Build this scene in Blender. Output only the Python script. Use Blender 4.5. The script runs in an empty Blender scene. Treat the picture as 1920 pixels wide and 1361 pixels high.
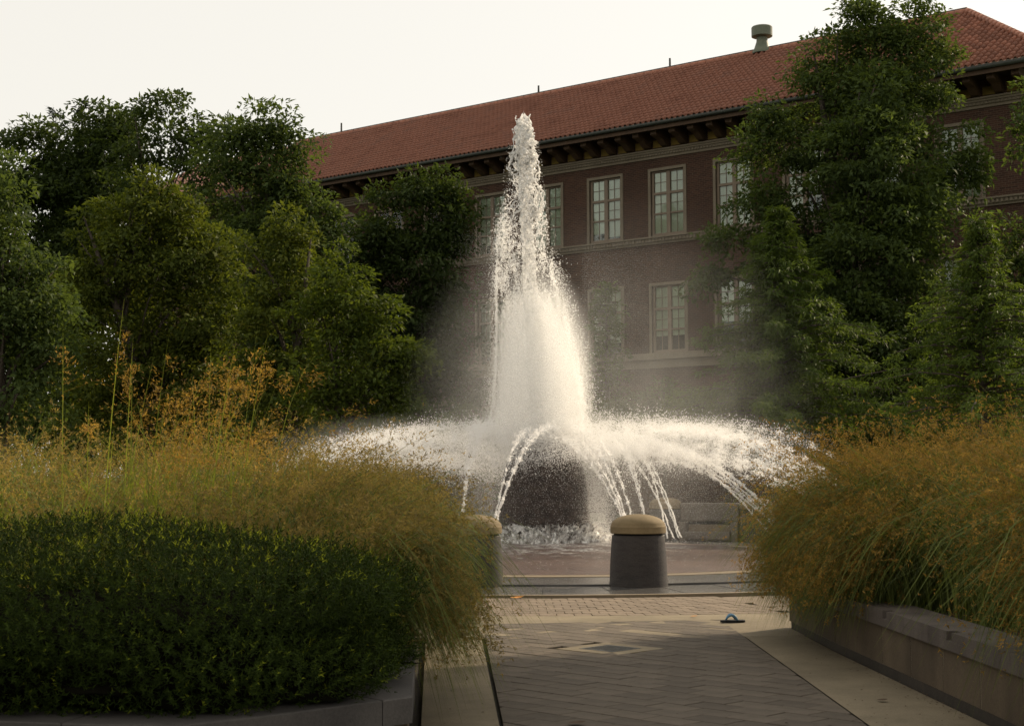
import bpy, bmesh, math, random
import numpy as np
from mathutils import Vector, Matrix

random.seed(7)
rng = np.random.default_rng(11)
R = math.radians
sc = bpy.context.scene
C = sc.collection

# ------------------------------------------------------------------ camera
EYE = 1.55
FPX = 2795.6                      # focal length in photograph pixels (1920 wide)
PITCH, ROLL = 0.0751, 0.0033
cam = bpy.data.cameras.new('camera')
cam.sensor_width = 36.0
cam.lens = FPX / 1920 * 36
cam.clip_start = 0.1
cam.clip_end = 3000
cam.dof.use_dof = True
cam.dof.focus_distance = 25.0
cam.dof.aperture_fstop = 10.0
cam_o = bpy.data.objects.new('camera', cam)
C.objects.link(cam_o)
cam_o.location = (0, 0, EYE)
cam_o.rotation_euler = (math.pi / 2 + PITCH, ROLL, 0)
sc.camera = cam_o

# ------------------------------------------------------------------ sky and sun
SUN_AZ, SUN_EL = R(47), R(32)
w = bpy.data.worlds.new('World')
sc.world = w
w.use_nodes = True
nt = w.node_tree
bg = nt.nodes['Background']
sky = nt.nodes.new('ShaderNodeTexSky')
sky.sky_type = 'NISHITA'
sky.sun_disc = False
sky.sun_elevation = SUN_EL
sky.sun_rotation = SUN_AZ
sky.air_density = 1.0
sky.dust_density = 3.0
sky.ozone_density = 1.0
hs = nt.nodes.new('ShaderNodeHueSaturation')
hs.inputs['Saturation'].default_value = 0.45
nt.links.new(sky.outputs[0], hs.inputs['Color'])
mx = nt.nodes.new('ShaderNodeMix')
mx.data_type = 'RGBA'
mx.inputs[0].default_value = 0.66          # a thin even veil of high cloud over the clear sky
nt.links.new(hs.outputs[0], mx.inputs[6])
mx.inputs[7].default_value = (12.1, 11.5, 10.2, 1)
nt.links.new(mx.outputs[2], bg.inputs[0])
bg.inputs[1].default_value = 0.1
sun = bpy.data.lights.new('sun', 'SUN')
sun.energy = 5.0
sun.angle = R(0.6)
sun.color = (1.0, 0.82, 0.58)
sun_o = bpy.data.objects.new('sun', sun)
C.objects.link(sun_o)
SUND = Vector((math.sin(SUN_AZ) * math.cos(SUN_EL), math.cos(SUN_AZ) * math.cos(SUN_EL), math.sin(SUN_EL)))
sun_o.rotation_euler = SUND.to_track_quat('Z', 'Y').to_euler()
sun_o.location = (20, 20, 40)

vs = sc.view_settings
vs.view_transform = 'Standard'
vs.look = 'None'
vs.exposure = 0.0
vs.gamma = 1.0
vs.use_curve_mapping = False
sc.cycles.max_bounces = 18
sc.cycles.diffuse_bounces = 12
sc.cycles.transmission_bounces = 6
sc.cycles.transparent_max_bounces = 24
sc.cycles.sample_clamp_indirect = 6.0

# ------------------------------------------------------------------ pixel -> place
def ray(x, y):
    x = x - 960.0
    y = -(y - 680.5)
    r = -ROLL
    x, y = math.cos(r) * x - math.sin(r) * y, math.sin(r) * x + math.cos(r) * y
    return np.array([x, FPX * math.cos(PITCH) - y * math.sin(PITCH), FPX * math.sin(PITCH) + y * math.cos(PITCH)])

def P(x, y, depth):
    d = ray(x, y)
    return d * (depth / d[1]) + np.array([0, 0, EYE])

# ------------------------------------------------------------------ object helpers
def link(name, me, parent=None, mat=None, loc=None):
    o = bpy.data.objects.new(name, me)
    C.objects.link(o)
    if mat is not None and me is not None and len(me.materials) == 0:
        me.materials.append(mat)
    if parent is not None:
        o.parent = parent
    if loc is not None:
        o.location = loc
    return o

def tag(o, label=None, cat=None, group=None, kind=None):
    if label: o['label'] = label
    if cat: o['category'] = cat
    if group: o['group'] = group
    if kind: o['kind'] = kind
    return o

def empty(name, loc=(0, 0, 0), rz=0):
    o = bpy.data.objects.new(name, None)
    o.empty_display_size = 0.2
    C.objects.link(o)
    o.location = loc
    o.rotation_euler = (0, 0, rz)
    return o

def mesh_np(name, verts, faces, tint=None, smooth=False):
    """verts (N,3), faces (M,k) -> mesh, fast"""
    verts = np.ascontiguousarray(verts, np.float32)
    faces = np.ascontiguousarray(faces, np.int32)
    m, k = faces.shape
    me = bpy.data.meshes.new(name)
    me.vertices.add(len(verts))
    me.vertices.foreach_set('co', verts.ravel())
    me.loops.add(m * k)
    me.loops.foreach_set('vertex_index', faces.ravel())
    me.polygons.add(m)
    me.polygons.foreach_set('loop_start', np.arange(0, m * k, k, dtype=np.int32))
    me.polygons.foreach_set('loop_total', np.full(m, k, np.int32))
    if smooth:
        me.polygons.foreach_set('use_smooth', np.ones(m, bool))
    if tint is not None:
        a = me.attributes.new('tint', 'FLOAT', 'FACE')
        a.data.foreach_set('value', np.ascontiguousarray(tint, np.float32))
    me.update(calc_edges=True)
    return me

class MB:
    def __init__(s):
        s.v = []
        s.f = []
    def add(s, vs_, fs_):
        b = len(s.v)
        s.v += [tuple(p) for p in vs_]
        s.f += [tuple(b + i for i in f) for f in fs_]
        return s
    def box(s, x0, x1, y0, y1, z0, z1):
        return s.add([(x0, y0, z0), (x1, y0, z0), (x1, y1, z0), (x0, y1, z0), (x0, y0, z1), (x1, y0, z1), (x1, y1, z1), (x0, y1, z1)],
                     [(0, 3, 2, 1), (4, 5, 6, 7), (0, 1, 5, 4), (1, 2, 6, 5), (2, 3, 7, 6), (3, 0, 4, 7)])
    def prism(s, poly, z0, z1, ch=0.0):
        """poly: plan polygon, counter-clockwise; ch: chamfer of the top edge"""
        n = len(poly)
        c = np.mean(np.array(poly), axis=0)
        rings = [[(p[0], p[1], z0) for p in poly]]
        if ch > 0:
            rings.append([(p[0], p[1], z1 - ch) for p in poly])
            def ins(p):
                d = np.array(p) - c
                l = np.linalg.norm(d) + 1e-9
                return tuple(np.array(p) - d / l * ch * 1.4)
            rings.append([(*ins(p), z1) for p in poly])
        else:
            rings.append([(p[0], p[1], z1) for p in poly])
        vs_ = [p for r in rings for p in r]
        fs_ = []
        for k in range(len(rings) - 1):
            for i in range(n):
                j = (i + 1) % n
                fs_.append((k * n + i, k * n + j, (k + 1) * n + j, (k + 1) * n + i))
        fs_.append(tuple(range((len(rings) - 1) * n, len(rings) * n)))
        fs_.append(tuple(range(n - 1, -1, -1)))
        return s.add(vs_, fs_)
    def lathe(s, prof, n=32, c=(0, 0, 0), a0=0.0, a1=2 * math.pi):
        full = abs(a1 - a0 - 2 * math.pi) < 1e-6
        m = n if full else n + 1
        vs_ = []
        for r, z in prof:
            for i in range(m):
                a = a0 + (a1 - a0) * i / n
                vs_.append((c[0] + r * math.cos(a), c[1] + r * math.sin(a), c[2] + z))
        fs_ = []
        for k in range(len(prof) - 1):
            for i in range(n):
                j = (i + 1) % m if full else i + 1
                fs_.append((k * m + i, k * m + j, (k + 1) * m + j, (k + 1) * m + i))
        return s.add(vs_, fs_)
    def tube(s, pts, rad, n=6, cap=True):
        pts = [Vector(p) for p in pts]
        vs_ = []
        for i, p in enumerate(pts):
            d = (pts[min(i + 1, len(pts) - 1)] - pts[max(i - 1, 0)]).normalized()
            a = d.orthogonal().normalized()
            if i == 0:
                ref = a
            a = (ref - d * ref.dot(d)).normalized()
            ref = a
            b = d.cross(a)
            for k in range(n):
                t = 2 * math.pi * k / n
                vs_.append(tuple(p + (a * math.cos(t) + b * math.sin(t)) * rad[i]))
        fs_ = []
        for i in range(len(pts) - 1):
            for k in range(n):
                j = (k + 1) % n
                fs_.append((i * n + k, i * n + j, (i + 1) * n + j, (i + 1) * n + k))
        if cap:
            fs_.append(tuple(range(n - 1, -1, -1)))
            fs_.append(tuple(range((len(pts) - 1) * n, len(pts) * n)))
        return s.add(vs_, fs_)
    def mesh(s, name, smooth=False):
        me = bpy.data.meshes.new(name)
        me.from_pydata(s.v, [], s.f)
        me.validate()
        if smooth:
            me.polygons.foreach_set('use_smooth', np.ones(len(me.polygons), bool))
        me.update()
        return me
    def build(s, name, mat, parent=None, smooth=False, loc=None):
        return link(name, s.mesh(name, smooth), parent, mat, loc)

def smooth_by_angle(o, deg=35):
    me = o.data
    bm = bmesh.new()
    bm.from_mesh(me)
    for f in bm.faces: f.smooth = True
    for e in bm.edges:
        if len(e.link_faces) == 2 and e.calc_face_angle(0) > R(deg):
            e.smooth = False
    bm.to_mesh(me)
    bm.free()
    return o

# ------------------------------------------------------------------ materials
def mat(name):
    m = bpy.data.materials.new(name)
    m.use_nodes = True
    n = m.node_tree.nodes
    return m, m.node_tree, n, m.node_tree.links, n['Principled BSDF']

def noise_node(t, scale, detail=4, rough=0.6, coord='Object', stretch=None):
    tc = t.nodes.new('ShaderNodeTexCoord')
    n = t.nodes.new('ShaderNodeTexNoise')
    n.inputs['Scale'].default_value = scale
    n.inputs['Detail'].default_value = detail
    n.inputs['Roughness'].default_value = rough
    src = tc.outputs[coord]
    if stretch:
        mp = t.nodes.new('ShaderNodeMapping')
        mp.inputs['Scale'].default_value = stretch
        t.links.new(src, mp.inputs[0])
        src = mp.outputs[0]
    t.links.new(src, n.inputs['Vector'])
    return n

def ramp(t, src, stops):
    r = t.nodes.new('ShaderNodeValToRGB')
    el = r.color_ramp.elements
    while len(el) < len(stops): el.new(0.5)
    for e, (p, c) in zip(el, stops):
        e.position = p
        e.color = (*c, 1) if len(c) == 3 else c
    t.links.new(src, r.inputs[0])
    return r

def mixc(t, fac, a, b, mode='MIX'):
    m = t.nodes.new('ShaderNodeMix')
    m.data_type = 'RGBA'
    m.blend_type = mode
    for s, i in ((fac, 0), (a, 6), (b, 7)):
        if hasattr(s, 'links'): t.links.new(s, m.inputs[i])
        elif i == 0: m.inputs[0].default_value = s
        else: m.inputs[i].default_value = (*s, 1)
    return m.outputs[2]

def surf(name, c0, c1, scale=3.0, rough=0.8, bump=0.2, bscale=40.0, stretch=None, spec=0.3, c2=None, metal=0.0, coord='Object', tile_var=0.0, bdist=0.01, grime=0.0):
    """mottled solid: two tones by large noise, fine grain, bump; tile_var: value shift per object"""
    m, t, n, l, b = mat(name)
    n1 = noise_node(t, scale, 6, 0.65, coord, stretch)
    stops = [(0.3, c0), (0.7, c1)] if c2 is None else [(0.25, c0), (0.5, c1), (0.75, c2)]
    col = ramp(t, n1.outputs[0], stops).outputs[0]
    n2 = noise_node(t, bscale, 3, 0.7, coord)
    g = ramp(t, n2.outputs[0], [(0.25, (0.72,) * 3), (0.75, (1.18,) * 3)]).outputs[0]
    col = mixc(t, 1.0, col, g, 'MULTIPLY')
    if grime > 0:
        ng_ = noise_node(t, 0.55, 5, 0.7)
        col = mixc(t, 1.0, col, ramp(t, ng_.outputs[0], [(0.35, (1 - grime,) * 3), (0.6, (1.06,) * 3)]).outputs[0], 'MULTIPLY')
    if tile_var > 0:
        oi = n.new('ShaderNodeObjectInfo')
        v = ramp(t, oi.outputs['Random'], [(0.0, (1 - tile_var,) * 3), (1.0, (1 + tile_var,) * 3)]).outputs[0]
        col = mixc(t, 1.0, col, v, 'MULTIPLY')
    l.new(col, b.inputs['Base Color'])
    b.inputs['Roughness'].default_value = rough
    b.inputs['Specular IOR Level'].default_value = spec
    b.inputs['Metallic'].default_value = metal
    if bump > 0:
        bp = n.new('ShaderNodeBump')
        bp.inputs['Strength'].default_value = bump
        bp.inputs['Distance'].default_value = bdist
        l.new(n2.outputs[0], bp.inputs['Height'])
        l.new(bp.outputs[0], b.inputs['Normal'])
    return m

def leaf_mat(name, dark, light, trans=0.4, rough=0.6, spec=0.12, extra=None):
    """two greens chosen leaf by leaf ('tint' on the face) and translucent to light from behind"""
    m, t, n, l, b = mat(name)
    at = n.new('ShaderNodeAttribute')
    at.attribute_name = 'tint'
    st = [(0.0, dark), (1.0, light)] if extra is None else [(0.0, dark), (0.72, light), (1.0, extra)]
    col = ramp(t, at.outputs['Fac'], st).outputs[0]
    l.new(col, b.inputs['Base Color'])
    b.inputs['Roughness'].default_value = rough
    b.inputs['Specular IOR Level'].default_value = spec
    tr = n.new('ShaderNodeBsdfTranslucent')
    yel = mixc(t, 1.0, col, (1.25, 1.2, 0.6), 'MULTIPLY')
    l.new(yel, tr.inputs['Color'])
    ms = n.new('ShaderNodeMixShader')
    ms.inputs[0].default_value = trans
    l.new(b.outputs[0], ms.inputs[1])
    l.new(tr.outputs[0], ms.inputs[2])
    l.new(ms.outputs[0], n['Material Output'].inputs[0])
    return m

def water_mat(name, clear=0.25, tone=(0.99, 0.985, 0.975)):
    """aerated white water: scatters on both sides, partly clear"""
    m, t, n, l, b = mat(name)
    b.inputs['Base Color'].default_value = (*tone, 1)
    b.inputs['Roughness'].default_value = 0.25
    b.inputs['Specular IOR Level'].default_value = 0.5
    tr = n.new('ShaderNodeBsdfTranslucent')
    tr.inputs['Color'].default_value = (*tone, 1)
    a = n.new('ShaderNodeMixShader')
    a.inputs[0].default_value = 0.75
    l.new(b.outputs[0], a.inputs[1])
    l.new(tr.outputs[0], a.inputs[2])
    tp = n.new('ShaderNodeBsdfTransparent')
    c = n.new('ShaderNodeMixShader')
    c.inputs[0].default_value = clear
    l.new(a.outputs[0], c.inputs[1])
    l.new(tp.outputs[0], c.inputs[2])
    l.new(c.outputs[0], n['Material Output'].inputs[0])
    return m

M = {}
M['lawn'] = surf('lawn', (0.035, 0.05, 0.016), (0.055, 0.075, 0.022), 0.6, 0.9, 0.6, 60)
M['soil'] = surf('soil', (0.03, 0.022, 0.015), (0.06, 0.042, 0.028), 6, 0.95, 0.8, 50)
M['joint'] = surf('joint_sand', (0.03, 0.026, 0.02), (0.06, 0.05, 0.04), 8, 0.95, 0.5, 120)
M['concrete'] = surf('concrete', (0.165, 0.133, 0.087), (0.225, 0.183, 0.12), 1.6, 0.85, 0.25, 90, c2=(0.195, 0.158, 0.103), grime=0.3)
M['paver'] = surf('paver', (0.082, 0.066, 0.050), (0.128, 0.103, 0.079), 5, 0.85, 0.4, 160, tile_var=0.18)
M['brick_paver'] = surf('brick_paver', (0.155, 0.118, 0.085), (0.215, 0.165, 0.118), 5, 0.85, 0.4, 160, tile_var=0.14)
M['wall_panel'] = surf('wall_panel', (0.085, 0.062, 0.040), (0.145, 0.108, 0.07), 1.1, 0.85, 0.2, 70, stretch=(1, 1, 0.5), tile_var=0.12, grime=0.3)
M['coping'] = surf('coping', (0.075, 0.06, 0.053), (0.14, 0.115, 0.098), 2.2, 0.8, 0.2, 80, stretch=(1.5, 1.5, 0.3), tile_var=0.1)
M['mortar'] = surf('mortar', (0.26, 0.22, 0.165), (0.33, 0.285, 0.22), 5, 0.9, 0.2, 90)
M['dark_coping'] = surf('dark_coping', (0.042, 0.038, 0.036), (0.08, 0.072, 0.066), 2.2, 0.8, 0.2, 80, tile_var=0.06)
M['granite_cap'] = surf('granite_cap', (0.15, 0.108, 0.055), (0.235, 0.172, 0.092), 3, 0.8, 0.2, 120)
M['granite_body'] = surf('granite_body', (0.014, 0.0125, 0.012), (0.046, 0.038, 0.034), 2.2, 0.55, 0.5, 45, stretch=(1, 1, 4.5), c2=(0.026, 0.019, 0.0175), spec=0.25)
M['gap'] = surf('dark_gap', (0.008, 0.008, 0.008), (0.015, 0.014, 0.013), 5, 0.9, 0)
M['wet_stone'] = surf('wet_stone', (0.045, 0.043, 0.042), (0.10, 0.092, 0.085), 1.3, 0.25, 0.15, 60, spec=0.5)
M['tan_stone'] = surf('tan_stone', (0.15, 0.115, 0.072), (0.22, 0.17, 0.11), 2, 0.6, 0.15, 90)
M['dome_stone'] = surf('dome_stone', (0.022, 0.015, 0.012), (0.065, 0.044, 0.035), 5, 0.4, 0.9, 14, spec=0.35, tile_var=0.06, bdist=0.06)
M['bench_stone'] = surf('bench_stone', (0.09, 0.074, 0.06), (0.15, 0.125, 0.10), 3, 0.7, 0.25, 60)
M['roof_tile'] = surf('roof_tile', (0.165, 0.062, 0.037), (0.285, 0.118, 0.074), 0.9, 0.65, 0.2, 14, c2=(0.20, 0.094, 0.066), tile_var=0.3)
M['stone_trim'] = surf('stone_trim', (0.165, 0.135, 0.095), (0.235, 0.195, 0.14), 0.8, 0.8, 0.15, 30)
M['eave_wood'] = surf('eave_wood', (0.06, 0.036, 0.02), (0.10, 0.058, 0.032), 2, 0.7, 0.1, 40)
M['soffit'] = surf('soffit', (0.05, 0.038, 0.024), (0.07, 0.05, 0.032), 2, 0.7, 0.1, 40)
M['ochre'] = surf('ochre', (0.21, 0.14, 0.03), (0.28, 0.19, 0.045), 2, 0.75, 0.1, 40)
M['gutter'] = surf('gutter', (0.03, 0.036, 0.03), (0.05, 0.055, 0.045), 2, 0.5, 0.1, 40, spec=0.4)
M['window_wood'] = surf('window_wood', (0.185, 0.14, 0.10), (0.235, 0.18, 0.13), 2, 0.6, 0.05, 40)
M['blind'] = surf('blind', (0.68, 0.66, 0.56), (0.78, 0.76, 0.66), 1.5, 0.8, 0.0, 40, tile_var=0.2)
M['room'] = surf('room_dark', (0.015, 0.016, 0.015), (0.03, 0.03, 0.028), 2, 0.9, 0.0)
M['copper'] = surf('copper', (0.10, 0.12, 0.085), (0.16, 0.175, 0.12), 3, 0.6, 0.1, 30, spec=0.4)
M['iron'] = surf('iron', (0.05, 0.05, 0.05), (0.12, 0.12, 0.115), 20, 0.6, 0.2, 60, metal=0.4)
M['rubber'] = surf('sandal_sole', (0.015, 0.017, 0.02), (0.025, 0.027, 0.03), 20, 0.7, 0.1, 80)
M['strap'] = surf('sandal_strap', (0.08, 0.20, 0.33), (0.13, 0.27, 0.42), 30, 0.5, 0.1, 80)
M['dry_leaf'] = surf('dry_leaf', (0.40, 0.16, 0.03), (0.5, 0.22, 0.05), 20, 0.8, 0.1, 80)
M['brown_leaf'] = surf('brown_leaf', (0.05, 0.03, 0.016), (0.10, 0.06, 0.03), 20, 0.8, 0.1, 80)
M['bark'] = surf('bark', (0.05, 0.04, 0.03), (0.11, 0.09, 0.07), 6, 0.9, 0.7, 18, stretch=(3, 3, 0.6), bdist=0.03)
M['toe'] = surf('wall_toe', (0.03, 0.025, 0.02), (0.055, 0.045, 0.035), 3, 0.9, 0.3, 60)
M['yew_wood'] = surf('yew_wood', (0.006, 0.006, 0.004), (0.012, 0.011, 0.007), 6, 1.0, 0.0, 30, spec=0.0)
M['water'] = water_mat('white_water', 0.22)
M['drops'] = water_mat('water_drops', 0.45)
M['mist'] = water_mat('mist_drops', 0.45)

def brick_mat():
    m, t, n, l, b = mat('brick_wall')
    tc = n.new('ShaderNodeTexCoord')
    sp = n.new('ShaderNodeSeparateXYZ')
    l.new(tc.outputs['Object'], sp.inputs[0])
    cb = n.new('ShaderNodeCombineXYZ')
    l.new(sp.outputs[0], cb.inputs[0])
    l.new(sp.outputs[2], cb.inputs[1])
    br = n.new('ShaderNodeTexBrick')
    br.inputs['Scale'].default_value = 1.0
    br.inputs['Brick Width'].default_value = 0.22
    br.inputs['Row Height'].default_value = 0.075
    br.inputs['Mortar Size'].default_value = 0.010
    br.inputs['Mortar Smooth'].default_value = 0.3
    br.inputs['Color1'].default_value = (0.080, 0.041, 0.026, 1)
    br.inputs['Color2'].default_value = (0.048, 0.026, 0.018, 1)
    br.inputs['Mortar'].default_value = (0.105, 0.075, 0.055, 1)
    l.new(cb.outputs[0], br.inputs['Vector'])
    nz = noise_node(t, 0.35, 6, 0.7)
    g = ramp(t, nz.outputs[0], [(0.3, (0.78, 0.78, 0.8)), (0.7, (1.18, 1.12, 1.1))]).outputs[0]
    col = mixc(t, 1.0, br.outputs['Color'], g, 'MULTIPLY')
    l.new(col, b.inputs['Base Color'])
    b.inputs['Roughness'].default_value = 0.85
    b.inputs['Specular IOR Level'].default_value = 0.2
    bp = n.new('ShaderNodeBump')
    bp.inputs['Strength'].default_value = 0.6
    bp.inputs['Distance'].default_value = 0.01
    bp.invert = True
    l.new(br.outputs['Fac'], bp.inputs['Height'])
    l.new(bp.outputs[0], b.inputs['Normal'])
    return m
M['brick'] = brick_mat()

def glass_mat():
    m, t, n, l, b = mat('window_glass')
    gl = n.new('ShaderNodeBsdfGlossy')
    gl.inputs['Roughness'].default_value = 0.03
    gl.inputs['Color'].default_value = (0.9, 0.93, 0.92, 1)
    tp = n.new('ShaderNodeBsdfTransparent')
    tp.inputs['Color'].default_value = (0.88, 0.92, 0.88, 1)
    fr = n.new('ShaderNodeFresnel')
    fr.inputs['IOR'].default_value = 1.55
    nz = noise_node(t, 1.3, 2, 0.5)
    bp = n.new('ShaderNodeBump')
    bp.inputs['Strength'].default_value = 0.12
    bp.inputs['Distance'].default_value = 0.05
    l.new(nz.outputs[0], bp.inputs['Height'])
    l.new(bp.outputs[0], gl.inputs['Normal'])
    ms = n.new('ShaderNodeMixShader')
    l.new(fr.outputs[0], ms.inputs[0])
    l.new(tp.outputs[0], ms.inputs[1])
    l.new(gl.outputs[0], ms.inputs[2])
    l.new(ms.outputs[0], n['Material Output'].inputs[0])
    return m
M['glass'] = glass_mat()

def apron_mat():
    """wet red granite setts with broken white foam running off them"""
    m, t, n, l, b = mat('wet_red_granite')
    n1 = noise_node(t, 2.2, 5, 0.6)
    col = ramp(t, n1.outputs[0], [(0.3, (0.062, 0.035, 0.028)), (0.7, (0.108, 0.063, 0.049))]).outputs[0]
    n2 = noise_node(t, 28, 4, 0.75)
    col = mixc(t, 1.0, col, ramp(t, n2.outputs[0], [(0.3, (0.6, 0.6, 0.6)), (0.7, (1.4, 1.35, 1.3))]).outputs[0], 'MULTIPLY')
    tc = n.new('ShaderNodeTexCoord')
    ln = n.new('ShaderNodeVectorMath')
    ln.operation = 'LENGTH'
    l.new(tc.outputs['Object'], ln.inputs[0])
    n3 = noise_node(t, 2.6, 7, 0.72)
    ad = n.new('ShaderNodeMath')
    ad.operation = 'MULTIPLY_ADD'
    l.new(n3.outputs[0], ad.inputs[0])
    ad.inputs[1].default_value = 7.0
    mr = n.new('ShaderNodeMapRange')
    mr.inputs['From Min'].default_value = 1.0
    mr.inputs['From Max'].default_value = 5.0
    mr.inputs['To Min'].default_value = -2.7
    mr.inputs['To Max'].default_value = -4.7
    l.new(ln.outputs['Value'], mr.inputs['Value'])
    l.new(mr.outputs[0], ad.inputs[2])
    cl = n.new('ShaderNodeClamp')
    l.new(ad.outputs[0], cl.inputs[0])
    n4 = noise_node(t, 22, 4, 0.7)
    br = ramp(t, n4.outputs[0], [(0.42, (0, 0, 0)), (0.6, (1, 1, 1))]).outputs[0]
    fm = n.new('ShaderNodeMath')
    fm.operation = 'MULTIPLY'
    l.new(cl.outputs[0], fm.inputs[0])
    l.new(br, fm.inputs[1])
    col = mixc(t, fm.outputs[0], col, (0.75, 0.73, 0.70))
    l.new(col, b.inputs['Base Color'])
    b.inputs['Roughness'].default_value = 0.28
    b.inputs['Specular IOR Level'].default_value = 0.5
    bp = n.new('ShaderNodeBump')
    bp.inputs['Strength'].default_value = 0.9
    bp.inputs['Distance'].default_value = 0.02
    l.new(n2.outputs[0], bp.inputs['Height'])
    l.new(bp.outputs[0], b.inputs['Normal'])
    return m
M['apron'] = apron_mat()

def foam_mat():
    m, t, n, l, b = mat('churned_foam')
    n1 = noise_node(t, 7, 8, 0.75, stretch=(1, 1, 0.55))
    col = ramp(t, n1.outputs[0], [(0.38, (0.07, 0.055, 0.048)), (0.48, (0.36, 0.33, 0.30)), (0.58, (0.88, 0.86, 0.83))]).outputs[0]
    l.new(col, b.inputs['Base Color'])
    b.inputs['Roughness'].default_value = 0.3
    bp = n.new('ShaderNodeBump')
    bp.inputs['Strength'].default_value = 0.9
    bp.inputs['Distance'].default_value = 0.05
    l.new(n1.outputs[0], bp.inputs['Height'])
    l.new(bp.outputs[0], b.inputs['Normal'])
    return m
M['foam'] = foam_mat()

M['leaf_dark'] = leaf_mat('leaf_dark_oak', (0.028, 0.045, 0.015), (0.07, 0.10, 0.026), 0.45)
M['leaf_oak'] = leaf_mat('leaf_oak', (0.04, 0.064, 0.022), (0.105, 0.145, 0.040), 0.48)
M['leaf_maple'] = leaf_mat('leaf_maple', (0.040, 0.064, 0.012), (0.115, 0.148, 0.022), 0.46)
M['leaf_olive'] = leaf_mat('leaf_olive', (0.042, 0.062, 0.012), (0.108, 0.132, 0.022), 0.46, extra=(0.15, 0.14, 0.022))
M['leaf_cypress'] = leaf_mat('leaf_cypress', (0.046, 0.076, 0.018), (0.125, 0.175, 0.032), 0.48)
M['leaf_spruce'] = leaf_mat('leaf_spruce', (0.014, 0.024, 0.012), (0.028, 0.042, 0.018), 0.15)
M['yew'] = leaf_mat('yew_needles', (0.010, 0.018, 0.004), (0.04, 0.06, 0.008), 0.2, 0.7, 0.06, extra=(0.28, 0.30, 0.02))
M['blade'] = leaf_mat('grass_blade', (0.05, 0.07, 0.016), (0.20, 0.235, 0.065), 0.45)
M['panicle'] = leaf_mat('grass_panicle', (0.10, 0.066, 0.018), (0.47, 0.285, 0.08), 0.5)
M['panicle_left'] = leaf_mat('grass_panicle_pale', (0.07, 0.056, 0.018), (0.38, 0.275, 0.10), 0.5)

# ------------------------------------------------------------------ fountain plaza geometry
FC = np.array([0.59, 27.6])                       # fountain centre in plan

def arc_ring(name, r0, r1, z0, z1, mat_, a0=0.0, a1=2 * math.pi, n=160, parent=None):
    b = MB()
    prof = [(r0, z0), (r0, z1), (r1, z1), (r1, z0), (r0, z0)]
    b.lathe(prof, n, (0, 0, 0), a0, a1)
    o = b.build(name, mat_, parent, loc=None if parent else (FC[0], FC[1], 0))
    return o

# ground sheet to the horizon
g = MB()
g.add([(-1500, -300, -0.06), (1500, -300, -0.06), (1500, 2500, -0.06), (-1500, 2500, -0.06)], [(0, 1, 2, 3)])
tag(g.build('lawn', M['lawn']), kind='structure')
g = MB()
g.lathe([(0.01, -0.045), (24, -0.045)], 96, (FC[0], FC[1], 0))
tag(g.build('plaza', M['joint']), kind='structure')
plaza_conc = arc_ring('plaza_pavement', 10.93, 13.2, -0.04, -0.002, M['concrete'], R(0), R(360))
# leave the way through the planters to the strips below: the full ring is concrete
tag(plaza_conc, kind='structure')
tag(arc_ring('plaza_kerb', 7.0, 8.42, -0.04, 0.03, M['wet_stone']), kind='structure')
tag(arc_ring('kerb_edge', 8.425, 8.55, -0.04, 0.034, M['tan_stone']), kind='structure')
tag(arc_ring('fountain_step', 5.55, 6.99, -0.04, 0.055, M['wet_stone']), kind='structure')
tag(arc_ring('apron_edge', 5.12, 5.545, -0.04, 0.062, M['tan_stone']), kind='structure')

# radial joints of the kerb slabs: narrow dark gaps are left by shallow strips
for k in range(14):
    a = R(-90 - 42 + k * 6.4 + 2.2)
    b = MB()
    c, s = math.cos(a), math.sin(a)
    def pt(r, w_): return (FC[0] + r * c - w_ * s, FC[1] + r * s + w_ * c)
    b.prism([pt(7.03, -0.006), pt(8.40, -0.006), pt(8.40, 0.006), pt(7.03, 0.006)], 0.025, 0.0325)
    j = b.build('kerb_joint', M['gap'], None)
    j.parent = bpy.data.objects['plaza_kerb']
    j.matrix_parent_inverse = Matrix.Translation((-FC[0], -FC[1], 0))

# ring of brick pavers, as far as they can be told apart
pav_ring = arc_ring('brick_paving', 8.57, 10.92, -0.045, -0.02, M['joint'])
tag(pav_ring, kind='structure')
bw, bl = 0.196, 0.258
brick_me = MB()
cc = 0.034
poly = [(-bw / 2 + cc, -bl / 2), (bw / 2 - cc, -bl / 2), (bw / 2, -bl / 2 + cc), (bw / 2, bl / 2 - cc), (bw / 2 - cc, bl / 2), (-bw / 2 + cc, bl / 2), (-bw / 2, bl / 2 - cc), (-bw / 2, -bl / 2 + cc)]
brick_me.prism([(x * 0.975, y * 0.985) for x, y in poly], -0.03, 0.0, 0.004)
brick_mesh = brick_me.mesh('brick')
brick_mesh.materials.append(M['brick_paver'])
for row in range(9):
    r = 8.70 + row * 0.262
    da = bw / r
    k0 = int(R(-9.5) / da) - 1
    k1 = int(R(13.5) / da) + 1
    for k in range(k0, k1):
        a = R(-90) + (k + 0.5 * (row % 2)) * da
        o = bpy.data.objects.new('brick', brick_mesh)
        C.objects.link(o)
        o.parent = pav_ring
        o.location = (r * math.cos(a), r * math.sin(a), random.uniform(-0.002, 0.002))
        o.rotation_euler = (random.uniform(-0.004, 0.004), random.uniform(-0.004, 0.004), a + math.pi / 2)
arcb = MB()
arcb.lathe([(8.6, -0.012), (10.9, -0.012)], 120, (0, 0, 0), R(-90 + 14), R(270 - 10))
arcb.build('paving_field', M['brick_paver'], pav_ring)

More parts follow.
